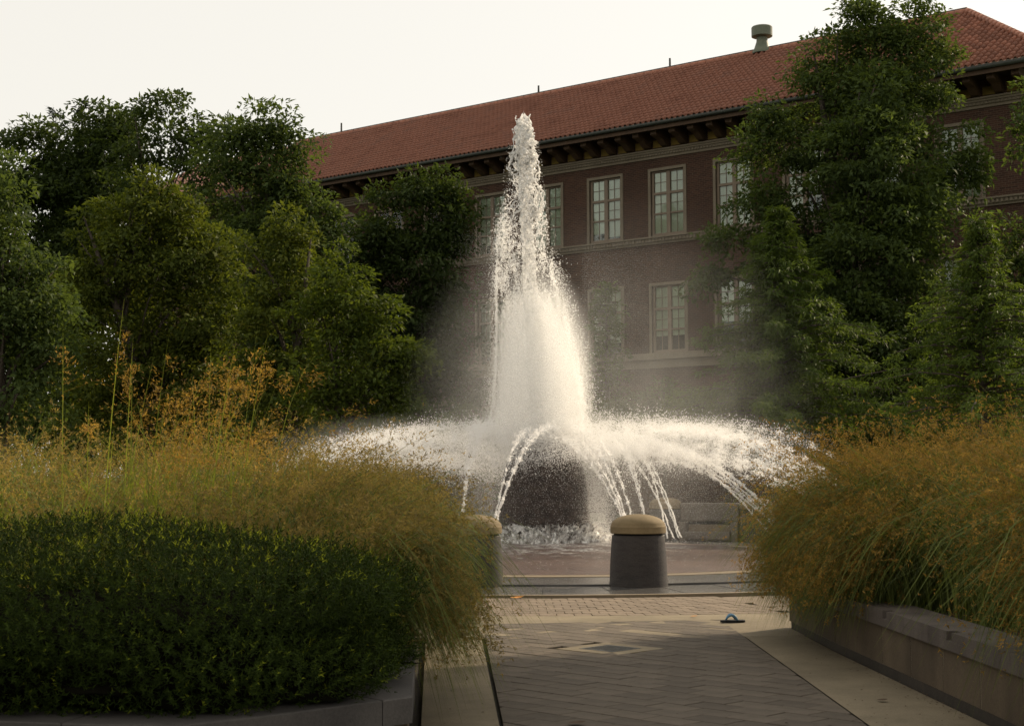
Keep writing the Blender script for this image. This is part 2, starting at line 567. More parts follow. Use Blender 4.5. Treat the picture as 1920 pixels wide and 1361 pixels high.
# ------------------------------------------------------------------ path of diagonal pavers with concrete margins
def clip(poly, px, py, nx, ny):
    """keep the side where (p - P).n <= 0"""
    out = []
    for i in range(len(poly)):
        a, b = poly[i], poly[(i + 1) % len(poly)]
        da = (a[0] - px) * nx + (a[1] - py) * ny
        db = (b[0] - px) * nx + (b[1] - py) * ny
        if da <= 0: out.append(a)
        if (da < 0 < db) or (db < 0 < da):
            t = da / (da - db)
            out.append((a[0] + (b[0] - a[0]) * t, a[1] + (b[1] - a[1]) * t))
    return out

def xl(y): return -0.0571 + (y - 9.39) * (-0.3156 + 0.0571) / (15.74 - 9.39)
def xr(y): return 2.198 + (y - 9.34) * (2.233 - 2.198) / (16.235 - 9.34)
Y0P, YFL, YFR = 3.0, 15.76, 16.18
path_base = MB()
path_base.prism([(xl(Y0P), Y0P), (xr(Y0P), Y0P), (xr(YFR), YFR), (xl(YFL), YFL)], -0.04, -0.022)
path = tag(path_base.build('path', M['joint']), kind='structure')
pw, pl = 0.222, 0.333
def edge_n(p, q):
    d = np.array(q) - np.array(p)
    n_ = np.array([d[1], -d[0]])
    return n_ / np.linalg.norm(n_)
nl = np.array([-1, (xl(16) - xl(9)) / 7.0]); nl /= np.linalg.norm(nl)
nr = np.array([1, -(xr(16) - xr(9)) / 7.0]); nr /= np.linalg.norm(nr)
nf = np.array([-(YFR - YFL) / 2.55, 1]); nf /= np.linalg.norm(nf)
GR = np.array([0.8745, 13.52])                     # the drain
count = 0
far_pavers = MB()
ca, sa = math.cos(R(45)), math.sin(R(45))
for i in range(-70, 70):
    for j in range(-50, 50):
        u0 = i * pw
        v0 = j * pl + (i % 2) * pl / 2
        gp = 0.0035
        sq = [(u0 + gp, v0 + gp), (u0 + pw - gp, v0 + gp), (u0 + pw - gp, v0 + pl - gp), (u0 + gp, v0 + pl - gp)]
        q = [(1.0 + x * ca - y * sa, 11.0 + x * sa + y * ca) for x, y in sq]
        q = clip(q, xl(9), 9, *nl)
        if len(q) >= 3: q = clip(q, xr(9), 9, *nr)
        if len(q) >= 3: q = clip(q, xl(YFL), YFL, *nf)
        if len(q) >= 3: q = clip(q, 0, 4.2, 0, -1)
        if len(q) < 3: continue
        c = np.mean(np.array(q), axis=0)
        if abs((c[0] - GR[0]) * ca + (c[1] - GR[1]) * sa) < 0.36 and abs(-(c[0] - GR[0]) * sa + (c[1] - GR[1]) * ca) < 0.36:
            continue
        ar = 0.5 * abs(sum(q[k][0] * q[(k + 1) % len(q)][1] - q[(k + 1) % len(q)][0] * q[k][1] for k in range(len(q))))
        if ar < 0.0008: continue
        dz = random.uniform(-0.0025, 0.0015)
        if c[1] < 8.9:
            far_pavers.prism(q, -0.03, dz, 0.003)
            continue
        b = MB()
        b.prism([(x - c[0], y - c[1]) for x, y in q], -0.03, 0.0, 0.003)
        o = b.build('paver', M['paver'], path, loc=(c[0], c[1], dz))
        o.rotation_euler = (random.uniform(-0.003, 0.003), random.uniform(-0.003, 0.003), 0)
        count += 1
o = far_pavers.build('paver_field', M['paver'], path)
o['kind'] = 'stuff'

# drain: concrete collar with an iron grate, set square with the pavers
dr = empty('drain', (GR[0], GR[1], 0), R(45))
tag(dr, 'square iron drain grate in a concrete collar set in the path', 'drain')
b = MB()
for x0, x1, y0, y1 in ((-0.345, 0.345, -0.345, -0.2), (-0.345, 0.345, 0.2, 0.345), (-0.345, -0.2, -0.198, 0.198), (0.2, 0.345, -0.198, 0.198)):
    b.box(x0, x1, y0, y1, -0.03, 0.001)
b.build('collar', M['concrete'], dr)
b = MB()
b.box(-0.197, 0.197, -0.197, -0.175, -0.02, 0.003); b.box(-0.197, 0.197, 0.175, 0.197, -0.02, 0.003)
b.box(-0.197, -0.175, -0.174, 0.174, -0.02, 0.003); b.box(0.175, 0.197, -0.174, 0.174, -0.02, 0.003)
b.build('frame', M['iron'], dr)
for k in range(9):
    b = MB()
    x = -0.155 + k * 0.039
    b.box(x - 0.009, x + 0.009, -0.173, 0.173, -0.018, 0.002)
    b.build('bar', M['iron'], dr)

# planter outlines (outer wall face), plan points
LP = [(-9.5, 12.0), (-7.0, 9.6), (-5.2, 8.2), (-3.9, 7.25), (-3.0, 6.78), (-2.26, 6.55), (-1.75, 6.44), (-1.40, 6.42), (-1.08, 6.66), (-0.79, 6.93), (-0.48, 7.22),
      (-0.52, 8.0), (-0.62, 9.6), (-0.75, 11.5), (-0.88, 13.3), (-0.98, 15.0), (-2.2, 15.55), (-4.0, 16.35), (-6.5, 17.9)]
RP = [(8.5, 17.7), (6.0, 16.6), (4.2, 16.0), (3.2, 15.7), (2.78, 15.3), (2.79, 14.6), (2.815, 13.2), (2.84, 12.42), (2.89, 10.85), (2.93, 9.28), (2.965, 7.7), (3.0, 6.1), (3.04, 4.5)]
WALL_H, COP = 0.50, 0.125

b = MB()
b.add([(xl(16.2) - 0.02, YFL + 0.05, -0.003), (xl(3) - 0.014, 3, -0.003), (-0.50, 3, -0.003), (-0.44, 7.2, -0.003), (-0.58, 9.6, -0.003), (-0.9, 15.8, -0.003)], [(0, 5, 4, 3, 2, 1)])
strip = tag(b.build('concrete_margin', M['concrete']), kind='structure')
b = MB()
b.add([(xr(16.2) + 0.014, YFR + 0.02, -0.003), (xr(3) + 0.014, 3, -0.003), (3.06, 3, -0.003), (2.95, 9.3, -0.003), (2.83, 13.2, -0.003), (2.80, 16.3, -0.003)], [(0, 1, 2, 3, 4, 5)])
strip2 = tag(b.build('concrete_margin', M['concrete']), kind='structure')
# concrete cross band between path and brick ring
b = MB()
pts_in, pts_out = [], []
for k in range(25):
    x = -1.2 + k * 0.17
    yi = YFL + (x - xl(YFL)) * (YFR - YFL) / 2.55 + 0.012
    yo = FC[1] - math.sqrt(10.93 ** 2 - (x - FC[0]) ** 2)
    pts_in.append((x, yi, -0.0015)); pts_out.append((x, yo - 0.006, -0.0015))
b.add(pts_in + pts_out, [(i, i + 1, 25 + i + 1, 25 + i) for i in range(24)])
tag(b.build('concrete_band', M['concrete']), kind='structure')

def resample(pts, step):
    """points every step along the line, corners kept"""
    out = []
    for (a, c) in zip(pts[:-1], pts[1:]):
        a, c = np.array(a), np.array(c)
        n = max(1, int(round(np.linalg.norm(c - a) / step)))
        for k in range(n): out.append(a + (c - a) * k / n)
    out.append(np.array(pts[-1]))
    return out

def offset(pts, d):
    out = []
    for i in range(len(pts)):
        a = np.array(pts[max(i - 1, 0)]); c = np.array(pts[min(i + 1, len(pts) - 1)])
        t_ = (c - a) / (np.linalg.norm(c - a) + 1e-9)
        out.append(np.array(pts[i]) + d * np.array([-t_[1], t_[0]]))
    return out

def planter(root_name, label, line, inward, cop_mat, notch=(), vis=lambda p: True, toe=True):
    """wall panels with pale joints, coping stones, soil"""
    root = empty(root_name, (0, 0, 0))
    tag(root, label, 'planter')
    def strip_prism(seg, d0, d1, z0, z1, b, ch=0.0):
        o0 = offset(seg, d0 * inward); o1 = offset(seg, d1 * inward)
        pl_ = [tuple(p) for p in o0] + [tuple(p) for p in reversed(o1)]
        area = sum(pl_[k][0] * pl_[(k + 1) % len(pl_)][1] - pl_[(k + 1) % len(pl_)][0] * pl_[k][1] for k in range(len(pl_)))
        if area < 0: pl_.reverse()
        b.prism(pl_, z0, z1, ch)
    fine = resample(line, 0.25)
    L_ = [0.0]
    for a, c in zip(fine[:-1], fine[1:]): L_.append(L_[-1] + np.linalg.norm(c - a))
    L_ = np.array(L_); F_ = np.array(fine)
    def at(s): return np.array([np.interp(s, L_, F_[:, 0]), np.interp(s, L_, F_[:, 1])])
    def seg(s0, s1):
        ss = [s0] + [s for s in L_ if s0 + 0.03 < s < s1 - 0.03] + [s1]
        return [at(s) for s in ss]
    tot = L_[-1]
    core = MB()
    strip_prism([at(s) for s in np.linspace(0, tot, 160)], 0.0385, 0.19, -0.02, WALL_H - COP - 0.004, core)
    core.build('wall_core', M['mortar'], root)
    s = 0.0
    while s < tot - 0.05:
        e = min(s + 0.75, tot)
        b = MB()
        strip_prism(seg(s + 0.008, e - 0.008), 0.035, 0.20, 0.07, WALL_H - COP - 0.002, b, 0.0)
        b.build('wall_panel', M['wall_panel'], root)
        s = e
    b = MB()
    strip_prism([at(s) for s in np.linspace(0, tot, 160)], 0.0365, 0.188, -0.02, 0.068, b)
    b.build('toe_course', M['toe'] if toe else M['wall_panel'], root)
    s = 0.0
    k = 0
    while s < tot - 0.05:
        e = min(s + 1.58, tot)
        b = MB()
        sg = seg(s + 0.003, e - 0.003)
        cuts = [q for q in notch if s < q < e]
        if not cuts:
            strip_prism(sg, 0.0, 0.36, WALL_H - COP, WALL_H, b, 0.006)
        else:
            strip_prism(sg, 0.075, 0.36, WALL_H - COP, WALL_H, b)
            strip_prism(sg, 0.0, 0.0745, WALL_H - COP, WALL_H - 0.062, b)
            q = cuts[0]
            strip_prism(seg(s + 0.003, q - 0.055), 0.0, 0.0745, WALL_H - 0.061, WALL_H, b)
            strip_prism(seg(q + 0.055, e - 0.003), 0.0, 0.0745, WALL_H - 0.061, WALL_H, b)
        b.build('coping_stone', cop_mat, root)
        s = e
    return root, at, tot

left_planter, _, _ = planter('planter', 'curved planter wall with dark stone coping under the clipped yew hedge', LP, 1.0, M['dark_coping'], toe=False)
# notches at Y about 11.6 and 10.05 along the right wall
def s_at_y(line, yy):
    s = 0
    for a, c in zip(line[:-1], line[1:]):
        a, c = np.array(a), np.array(c)
        if min(a[1], c[1]) <= yy <= max(a[1], c[1]) and a[0] < 3.2:
            return s + np.linalg.norm(c - a) * (yy - a[1]) / (c[1] - a[1])
        s += np.linalg.norm(c - a)
right_planter, _, _ = planter('planter', 'straight low planter wall of tan panels and notched coping right of the path', RP, 1.0, M['coping'], notch=(s_at_y(RP, 11.6), s_at_y(RP, 10.05)))
for nm, ln, far in (('planter_soil', LP, [(-9.5, 17.9)]), ('planter_soil', RP, [(8.5, 4.5)])):
    q = [tuple(p) for p in offset([np.array(p) for p in ln], 0.3)] + far
    b = MB()
    b.add([(x, y, 0.42) for x, y in q], [tuple(range(len(q)))])
    o = b.build(nm, M['soil'])
    bm = bmesh.new(); bm.from_mesh(o.data); bmesh.ops.triangulate(bm, faces=bm.faces); bmesh.ops.recalc_face_normals(bm, faces=bm.faces); bm.to_mesh(o.data); bm.free()
    o.name = 'soil'
    o['kind'] = 'structure'

# ------------------------------------------------------------------ bollards
def make_bollard():
    root = empty('bollard')
    b = MB()
    b.lathe([(0.02, -0.02), (0.405, -0.02), (0.405, 0.0), (0.400, 0.03), (0.392, 0.25), (0.372, 0.55), (0.362, 0.665), (0.352, 0.675), (0.02, 0.675)], 48)
    smooth_by_angle(b.build('body', M['granite_body'], root))
    b = MB()
    b.lathe([(0.02, 0.672), (0.335, 0.672), (0.335, 0.70), (0.02, 0.70)], 48)
    b.build('shadow_joint', M['gap'], root)
    b = MB()
    prof = [(0.02, 0.697), (0.372, 0.697), (0.382, 0.705), (0.384, 0.79), (0.374, 0.806)]
    for k in range(1, 11):
        a = k / 10 * math.pi / 2
        prof.append((0.374 * math.cos(a) + 0.001, 0.806 + 0.155 * math.sin(a)))
    b.lathe(prof, 48)
    smooth_by_angle(b.build('cap', M['granite_cap'], root), 28)
    return root
def copy_tree(o, parent=None):
    c = o.copy()
    C.objects.link(c)
    c.parent = parent
    for ch in list(o.children): copy_tree(ch, c)
    return c
bol = make_bollard()
bspots = [((1.74, 20.72), 'squat granite bollard with tan domed cap standing clear in the middle of the kerb'),
          ((-0.525, 20.76), 'granite bollard half hidden behind the left ornamental grass'),
          ((3.60, 35.15), 'domed stone bollard at the left end of the stone bench behind the jets'),
          ((5.60, 34.35), 'domed stone bollard at the right end of the stone bench beside the grass')]
for i, ((x, y), lab) in enumerate(bspots):
    o = bol if i == 0 else copy_tree(bol)
    o.location = (x, y, 0.05 if i < 2 else 0.06)
    o.rotation_euler = (0, 0, i * 1.3)
    tag(o, lab, 'bollard', 'domed bollards round the fountain')

# stone bench behind the spray
bench_rz = math.atan2(34.35 - 35.15, 5.60 - 3.60)
bx, by = 4.60, 34.75
bench = empty('stone_bench', (bx, by, 0), bench_rz)
tag(bench, 'stone bench with heavy backrest between two domed bollards behind the water', 'bench')
b = MB(); b.box(-0.70, 0.70, -0.12, 0.12, 0.47, 0.90); o = b.build('backrest', M['bench_stone'], bench)
m_ = o.modifiers.new('bevel', 'BEVEL'); m_.width = 0.05; m_.segments = 3
b = MB(); b.box(-0.52, 0.52, -0.02, 0.10, 0.2, 0.40); b.build('lower_panel', M['tan_stone'], bench)
b = MB(); b.box(-0.52, 0.52, 0.0, 0.11, 0.402, 0.468); b.build('shadow_gap', M['gap'], bench)
b = MB(); b.box(-0.52, 0.52, -0.32, -0.065, 0.06, 0.235); o = b.build('seat', M['bench_stone'], bench)
m_ = o.modifiers.new('bevel', 'BEVEL'); m_.width = 0.02; m_.segments = 2
for s in (-1, 1):
    b = MB(); b.box(min(s * 0.525, s * 0.69), max(s * 0.525, s * 0.69), -0.26, 0.11, -0.02, 0.465)
    o = b.build('support', M['bench_stone'], bench)
    m_ = o.modifiers.new('bevel', 'BEVEL'); m_.width = 0.03; m_.segments = 2

# ------------------------------------------------------------------ fountain
ft = empty('fountain', (FC[0], FC[1], 0))
tag(ft, 'round granite dome fountain on a low red apron ringed by bollards', 'fountain')
b = MB()
prof = [(5.125, -0.03)]
for k in range(41):
    r = 5.125 - k * (5.125 - 0.7) / 40
    q = (5.125 - r) / (5.125 - 1.2)
    prof.append((r, 0.066 + 0.28 * min(1.0, q) ** 0.85))
b.lathe(prof, 128)
smooth_by_angle(b.build('apron', M['apron'], ft), 40)
# dome: courses of curved granite blocks
NB = 14
def dome_r(z):                                 # radius at height above 0.3
    q = z / 2.0
    return 0.76 * (1 - 0.26 * q ** 1.5) * math.sqrt(max(0.0, 1 - (max(0, q - 0.55) / 0.47) ** 2)) + 0.10
courses = [0.0, 0.26, 0.52, 0.78, 1.04, 1.29, 1.53, 1.75, 1.93]
b = MB()
b.lathe([(max(0.02, dome_r(z) - 0.05), 0.3 + z) for z in np.linspace(0, 1.96, 24)] + [(0.02, 2.27)], 48)
b.build('dome_core', M['dome_stone'], ft)
for ci in range(len(courses) - 1):
    z0, z1 = courses[ci] + 0.0008, courses[ci + 1] - 0.0008
    nb = NB if ci < 6 else 10
    for k in range(nb):
        a0 = 2 * math.pi * (k + 0.5 * (ci % 2)) / nb + 0.0025 / dome_r(z0)
        a1 = 2 * math.pi * (k + 1 + 0.5 * (ci % 2)) / nb - 0.0025 / dome_r(z0)
        b = MB()
        pf = [(dome_r(z0) - 0.09, 0.3 + z0), (dome_r(z0), 0.3 + z0 + 0.0006), (dome_r((z0 + z1) / 2) + 0.006, 0.3 + (z0 + z1) / 2), (dome_r(z1), 0.3 + z1 - 0.0006), (dome_r(z1) - 0.09, 0.3 + z1), (dome_r(z0) - 0.09, 0.3 + z0)]
        b.lathe(pf, 3, (0, 0, 0), a0, a1)
        n3 = 4
        for side in (0, 3):
            idx = [j * n3 + side for j in range(5)]
            b.f.append(tuple(idx) if side else tuple(reversed(idx)))
        b.build('block', M['dome_stone'], ft)
b = MB(); b.lathe([(0.02, 2.20), (0.34, 2.20), (0.34, 2.30), (0.22, 2.34), (0.20, 2.42), (0.02, 2.42)], 24)
b.build('nozzle', M['iron'], ft)
# churned foam round the foot
na, nc = 220, 14
vv = []
th = np.linspace(0, 2 * math.pi, na, endpoint=False)
for k in range(nc):
    t_ = k / (nc - 1)
    rr = 0.80 + 0.36 * t_
    zz = 0.64 - 0.34 * t_ ** 1.6
    if k == 0: zz = 0.60
    nz = 0.035 * np.sin(th * 23 + k * 1.3) + 0.03 * np.sin(th * 41 - k * 2.1 + 1) + 0.03 * rng.standard_normal(na)
    vv.append(np.stack([(rr + nz) * np.cos(th), (rr + nz) * np.sin(th), zz + 0.6 * nz + 0.02 * rng.standard_normal(na)], 1))
vv = np.concatenate(vv)
ff = []
for k in range(nc - 1):
    i = np.arange(na); j = (i + 1) % na
    ff.append(np.stack([k * na + i, k * na + j, (k + 1) * na + j, (k + 1) * na + i], 1))
me = mesh_np('foam', vv, np.concatenate(ff), smooth=True)
link('foam_skirt', me, ft, M['foam'])

# ------------------------------------------------------------------ building
PHI, DB = 0.6579, 51.0
NV = np.array([math.sin(PHI), math.cos(PHI)])
bld = empty('brick_building', (DB * NV[0], DB * NV[1], 0), -PHI)
tag(bld, 'long dark brick building with red tiled hip roof and tall paired windows', 'building')
S0, S1 = -66.0, -16.8
WS = [-53.42 + 3.03 * k for k in range(12)]
WW = 1.57
rows = [(11.18, 13.85), (6.44, 9.16), (2.1, 4.45)]
wins = [(s, s + WW, z0, z1) for (z0, z1) in rows for s in WS]
def wall_open(b, x0, x1, z0, z1, rects, y=0.0, depth=0.16):
    xs = sorted({x0, x1, *[r[0] for r in rects], *[r[1] for r in rects]})
    zs = sorted({z0, z1, *[r[2] for r in rects], *[r[3] for r in rects]})
    for i in range(len(xs) - 1):
        for k in range(len(zs) - 1):
            cx, cz = (xs[i] + xs[i + 1]) / 2, (zs[k] + zs[k + 1]) / 2
            if any(r[0] < cx < r[1] and r[2] < cz < r[3] for r in rects): continue
            b.add([(xs[i], y, zs[k]), (xs[i + 1], y, zs[k]), (xs[i + 1], y, zs[k + 1]), (xs[i], y, zs[k + 1])], [(0, 1, 2, 3)])
    for (a, c, d, e) in rects:
        for q in ([(a, y, d), (a, y, e), (a, y + depth, e), (a, y + depth, d)], [(c, y, d), (c, y + depth, d), (c, y + depth, e), (c, y, e)],
                  [(a, y, d), (a, y + depth, d), (c, y + depth, d), (c, y, d)], [(a, y, e), (c, y, e), (c, y + depth, e), (a, y + depth, e)]):
            b.add(q, [(0, 1, 2, 3)])
b = MB()
wall_open(b, S0, S1, 0, 15.36, wins)
b.add([(S1, 0, 0), (S1, 10, 0), (S1, 10, 15.36), (S1, 0, 15.36)], [(0, 1, 2, 3)])
b.add([(S0, 0, 0), (S0, 0, 15.36), (S0, 10, 15.36), (S0, 10, 0)], [(0, 1, 2, 3)])
b.add([(S0, 10, 0), (S0, 10, 15.36), (S1, 10, 15.36), (S1, 10, 0)], [(0, 1, 2, 3)])
b.build('wall', M['brick'], bld)

def bar(b, x0, x1, z0, z1, y0, y1): b.box(x0, x1, y0, y1, z0, z1)
def window_meshes(hh):
    """frame, glazing bars, panes, blind for an opening WW x hh, origin at its lower left on the wall face"""
    f = MB()
    tw = 0.115                                  # stone surround, proud of the wall
    bar(f, -tw, 0, 0, hh + tw, -0.045, 0.10); bar(f, WW, WW + tw, 0, hh + tw, -0.045, 0.10); bar(f, 0, WW, hh, hh + tw, -0.045, 0.10)
    sur = f.mesh('surround'); sur.materials.append(M['stone_trim'])
    f = MB()
    st = 0.10
    bar(f, 0.001, st, 0.0, hh - 0.001, 0.07, 0.16); bar(f, WW - st, WW - 0.001, 0, hh - 0.001, 0.07, 0.16)
    bar(f, st, WW - st, 0, 0.12, 0.07, 0.16); bar(f, st, WW - st, hh - 0.06, hh - 0.001, 0.07, 0.16)
    mid = WW / 2
    bar(f, mid - 0.085, mid + 0.085, 0.12, hh - 0.06, 0.05, 0.16)
    zt = hh * 0.655
    for s_ in (0, 1):
        a, c = (st, mid - 0.085) if s_ == 0 else (mid + 0.085, WW - st)
        bar(f, a, c, zt - 0.05, zt + 0.05, 0.055, 0.16)
        zm = hh * 0.345
        bar(f, a, c, zm - 0.035, zm + 0.035, 0.075, 0.15)
    fr = f.mesh('frame'); fr.materials.append(M['window_wood'])
    gb = []
    for s_ in (0, 1):
        g_ = MB()
        a, c = (st, mid - 0.085) if s_ == 0 else (mid + 0.085, WW - st)
        m2 = (a + c) / 2
        for z0, z1, nh in ((0.12, hh * 0.345 - 0.035, 1), (hh * 0.345 + 0.035, zt - 0.05, 2), (zt + 0.05, hh - 0.06, 2)):
            bar(g_, m2 - 0.012, m2 + 0.012, z0, z1, 0.105, 0.13)
            for k in range(1, nh):
                zz = z0 + (z1 - z0) * k / nh
                bar(g_, a, m2 - 0.012, zz - 0.012, zz + 0.012, 0.106, 0.129); bar(g_, m2 + 0.012, c, zz - 0.012, zz + 0.012, 0.106, 0.129)
        gbm = g_.mesh('glazing_bars'); gbm.materials.append(M['window_wood']); gb.append(gbm)
    panes = []
    for s_ in (0, 1):
        a, c = (st, mid - 0.085) if s_ == 0 else (mid + 0.085, WW - st)
        for z0, z1 in ((0.12, hh * 0.345 - 0.035), (hh * 0.345 + 0.035, zt - 0.05), (zt + 0.05, hh - 0.06)):
            q = MB(); q.box(a, c, 0.116, 0.122, z0, z1)
            pm = q.mesh('pane'); pm.materials.append(M['glass']); panes.append(pm)
    return sur, fr, gb, panes
wcache = {}
def add_window(s, z0, z1, blind_drop):
    hh = round(z1 - z0, 2)
    if hh not in wcache: wcache[hh] = window_meshes(hh)
    sur, fr, gb, panes = wcache[hh]
    wo = link('window', fr, bld, None, (s, 0, z0))
    link('surround', sur, wo)
    for gbm in gb: link('glazing_bars', gbm, wo)
    for pm in panes: link('pane', pm, wo)
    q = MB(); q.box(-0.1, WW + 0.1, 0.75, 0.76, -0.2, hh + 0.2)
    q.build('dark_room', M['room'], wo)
    for s_ in (0, 1):
        a, c = (0.06, WW / 2 - 0.02) if s_ == 0 else (WW / 2 + 0.02, WW - 0.06)
        drop = min(hh - 0.1, blind_drop * hh * (1 if s_ == 0 else random.choice([1, 1, 1.08, 0.8])))
        q = MB(); q.box(a, c, 0.165, 0.172, hh - drop, hh - 0.01)
        q.build('blind', M['blind'], wo)
drops = {(0, 7): 0.97, (0, 6): 0.85, (0, 5): 0.96, (0, 8): 0.98}
for ri, (z0, z1) in enumerate(rows):
    for k, s in enumerate(WS):
        add_window(s, z0, z1, drops.get((ri, k), random.uniform(0.8, 0.99) if ri == 0 else random.uniform(0.6, 0.97)))

def band(name, prof, mat_, s0=S0, s1=S1 + 0.0, ret=True):
    """moulding run along the facade; prof = (y out, z) polygon"""
    b = MB()
    n = len(prof)
    vs_ = [(s0, y, z) for y, z in prof] + [(s1, y, z) for y, z in prof]
    fs_ = [(i, (i + 1) % n, n + (i + 1) % n, n + i) for i in range(n)] + [tuple(range(n - 1, -1, -1)), tuple(range(n, 2 * n))]
    b.add(vs_, fs_)
    o = b.build(name, mat_, bld)
    bm = bmesh.new(); bm.from_mesh(o.data); bmesh.ops.recalc_face_normals(bm, faces=bm.faces); bm.to_mesh(o.data); bm.free()
    return o
def dentils(name, z0, z1, y0, y1, step, wid, s0, s1, parent):
    b = MB()
    s = s0
    while s < s1:
        b.box(s, s + wid, y0, y1, z0, z1); s += step
    return b.build(name, M['stone_trim'], parent)
sc1 = band('string_course', [(0.05, 10.86), (-0.06, 10.86), (-0.06, 10.93), (-0.10, 10.945), (-0.10, 11.09), (-0.17, 11.10), (-0.17, 11.165), (0.05, 11.165)], M['stone_trim'], S0, S1 + 0.15)
dentils('dentils', 10.96, 11.085, -0.135, -0.095, 0.16, 0.09, -54, S1, sc1)
wt = band('water_table', [(0.05, 5.83), (-0.10, 5.83), (-0.10, 6.08), (-0.125, 6.085), (-0.125, 6.125), (-0.10, 6.13), (-0.10, 6.15), (-0.21, 6.17), (-0.21, 6.43), (0.05, 6.43)], M['stone_trim'], S0, S1 + 0.18)
cn = band('cornice_band', [(0.05, 14.36), (-0.06, 14.36), (-0.06, 14.45), (-0.10, 14.47), (-0.10, 14.56), (-0.15, 14.58), (-0.15, 14.64), (-0.20, 14.66), (-0.20, 14.72), (0.05, 14.72)], M['stone_trim'], S0, S1 + 0.2)
dentils('dentils', 14.475, 14.555, -0.13, -0.095, 0.14, 0.08, -54, S1, cn)
# eaves: soffit, brackets, ochre frieze panels, fascia, gutter
b = MB(); b.box(S0, S1 + 1.2, -1.25, 0.05, 15.36, 15.43); b.build('soffit', M['soffit'], bld)
b = MB(); b.box(S0, S1 + 1.28, -1.29, -1.252, 15.22, 15.46); b.build('fascia', M['eave_wood'], bld)
b = MB(); b.tube([(S0, -1.37, 15.46), (S1 + 1.36, -1.37, 15.46)], [0.085, 0.085], 10); o = b.build('gutter', M['gutter'], bld, True)
BS = 0.853
brm = MB()
pr = [(-0.02, 14.74), (-0.30, 14.80), (-0.62, 15.0), (-0.98, 15.06), (-1.06, 15.10), (-1.06, 15.355), (-0.02, 15.355)]
n = len(pr)
vs_ = [(-0.14, y, z) for y, z in pr] + [(0.14, y, z) for y, z in pr]
brm.add(vs_, [(i, n + i, n + (i + 1) % n, (i + 1) % n) for i in range(n)] + [tuple(range(n)), tuple(range(2 * n - 1, n - 1, -1))])
bracket_mesh = brm.mesh('bracket'); bracket_mesh.materials.append(M['eave_wood'])
om = MB(); om.box(-0.22, 0.22, -0.035, 0.01, 14.80, 15.10)
ochre_mesh = om.mesh('frieze_panel'); ochre_mesh.materials.append(M['ochre'])
k = 0
s = -57.0
while s < S1 - 0.1:
    link('bracket', bracket_mesh, bld, None, (s, 0, 0))
    link('frieze_panel', ochre_mesh, bld, None, (s + BS / 2, 0, 0))
    s += BS

# tiled roof
EZ, EY, RZ, RY = 15.50, -1.40, 19.49, 5.0
SE, SA = -15.45, -20.75                                    # eave corner and ridge end on the right
b = MB()
b.add([(S0, EY, EZ - 0.05), (SE, EY, EZ - 0.05), (SA, RY, RZ - 0.05), (S0, RY, RZ - 0.05)], [(0, 1, 2, 3)])
b.add([(SE, EY, EZ - 0.05), (SE, 2 * RY - EY, EZ - 0.05), (SA, RY, RZ - 0.05)], [(0, 1, 2)])
b.add([(S0, RY, RZ - 0.05), (SA, RY, RZ - 0.05), (SE, 2 * RY - EY, EZ - 0.05), (S0, 2 * RY - EY, EZ - 0.05)], [(0, 1, 2, 3)])
roof = b.build('roof', M['roof_tile'], bld)
TW, TL = 0.246, 0.375
# tile cross-section: a flat pan and a round barrel
pf = [(0.0, 0.012), (0.055, 0.0), (0.10, 0.012), (0.108, 0.07), (0.14, 0.112), (0.178, 0.12), (0.215, 0.10), (0.24, 0.045), (0.246, 0.012)]
npf = len(pf)
tl_v = [(x, 0.0, h_ + 0.062) for x, h_ in pf] + [(x, TL + 0.05, h_ + 0.008) for x, h_ in pf] + [(x, 0.0, h_ + 0.012) for x, h_ in pf]
tl_f = [(i, i + 1, npf + i + 1, npf + i) for i in range(npf - 1)] + [(2 * npf + i, 2 * npf + i + 1, i + 1, i) for i in range(npf - 1)]
tmb = MB(); tmb.add(tl_v, tl_f)
tile_mesh = tmb.mesh('roof_tile'); tile_mesh.materials.append(M['roof_tile'])
tile_mesh.polygons.foreach_set('use_smooth', np.ones(len(tile_mesh.polygons), bool))
def slope_tiles(org, along, up, nalong, ncourse, keep):
    """list of tile matrices on a slope"""
    along, up = Vector(along).normalized(), Vector(up).normalized()
    nrm = along.cross(up).normalized()
    out = []
    for c in range(ncourse):
        for k in range(nalong):
            if not keep(k * TW + TW / 2, c * TL + TL / 2): continue
            p = Vector(org) + along * (k * TW + random.uniform(-0.004, 0.004)) + up * (c * TL + random.uniform(-0.008, 0.008))
            m3 = Matrix((along, up, nrm)).transposed().to_4x4()
            out.append(Matrix.Translation(p + nrm * random.uniform(0, 0.006)) @ m3)
    return out
SL = math.hypot(RY - EY, RZ - EZ)
upv = Vector((0, RY - EY, RZ - EZ))
run = SE - SA
SSTART = -58.0
tiles = slope_tiles((SSTART, EY, EZ - 0.045), (1, 0, 0), upv, int((SE - SSTART) / TW) + 1, int(SL / TL),
                    lambda a, u_: SSTART + a < SE - run * (u_ / SL) - 0.05)
SLH = math.hypot(run, RZ - EZ)
half = RY - EY
tiles_h = slope_tiles((SE, EY, EZ - 0.045), (0, 1, 0), (-run, 0, RZ - EZ), int(2 * half / TW), int(SLH / TL),
                      lambda a, u_: half * (u_ / SLH) + 0.05 < a < 2 * half - half * (u_ / SLH) - 0.05)
tiles.sort(key=lambda m_: -m_.translation.x)
for m_ in tiles[:300]:
    o = link('roof_tile', tile_mesh, roof)
    o.matrix_local = m_
tv, tf = np.array(tl_v), np.array(tl_f)
rest = tiles[300:] + tiles_h
allv = np.concatenate([(tv @ np.array(m_.to_3x3()).T + np.array(m_.translation)) for m_ in rest])
allf = np.concatenate([tf + k * len(tv) for k in range(len(rest))])
o = link('tile_field', mesh_np('tile_field', allv, allf, smooth=True), roof, M['roof_tile'])
o['kind'] = 'stuff'
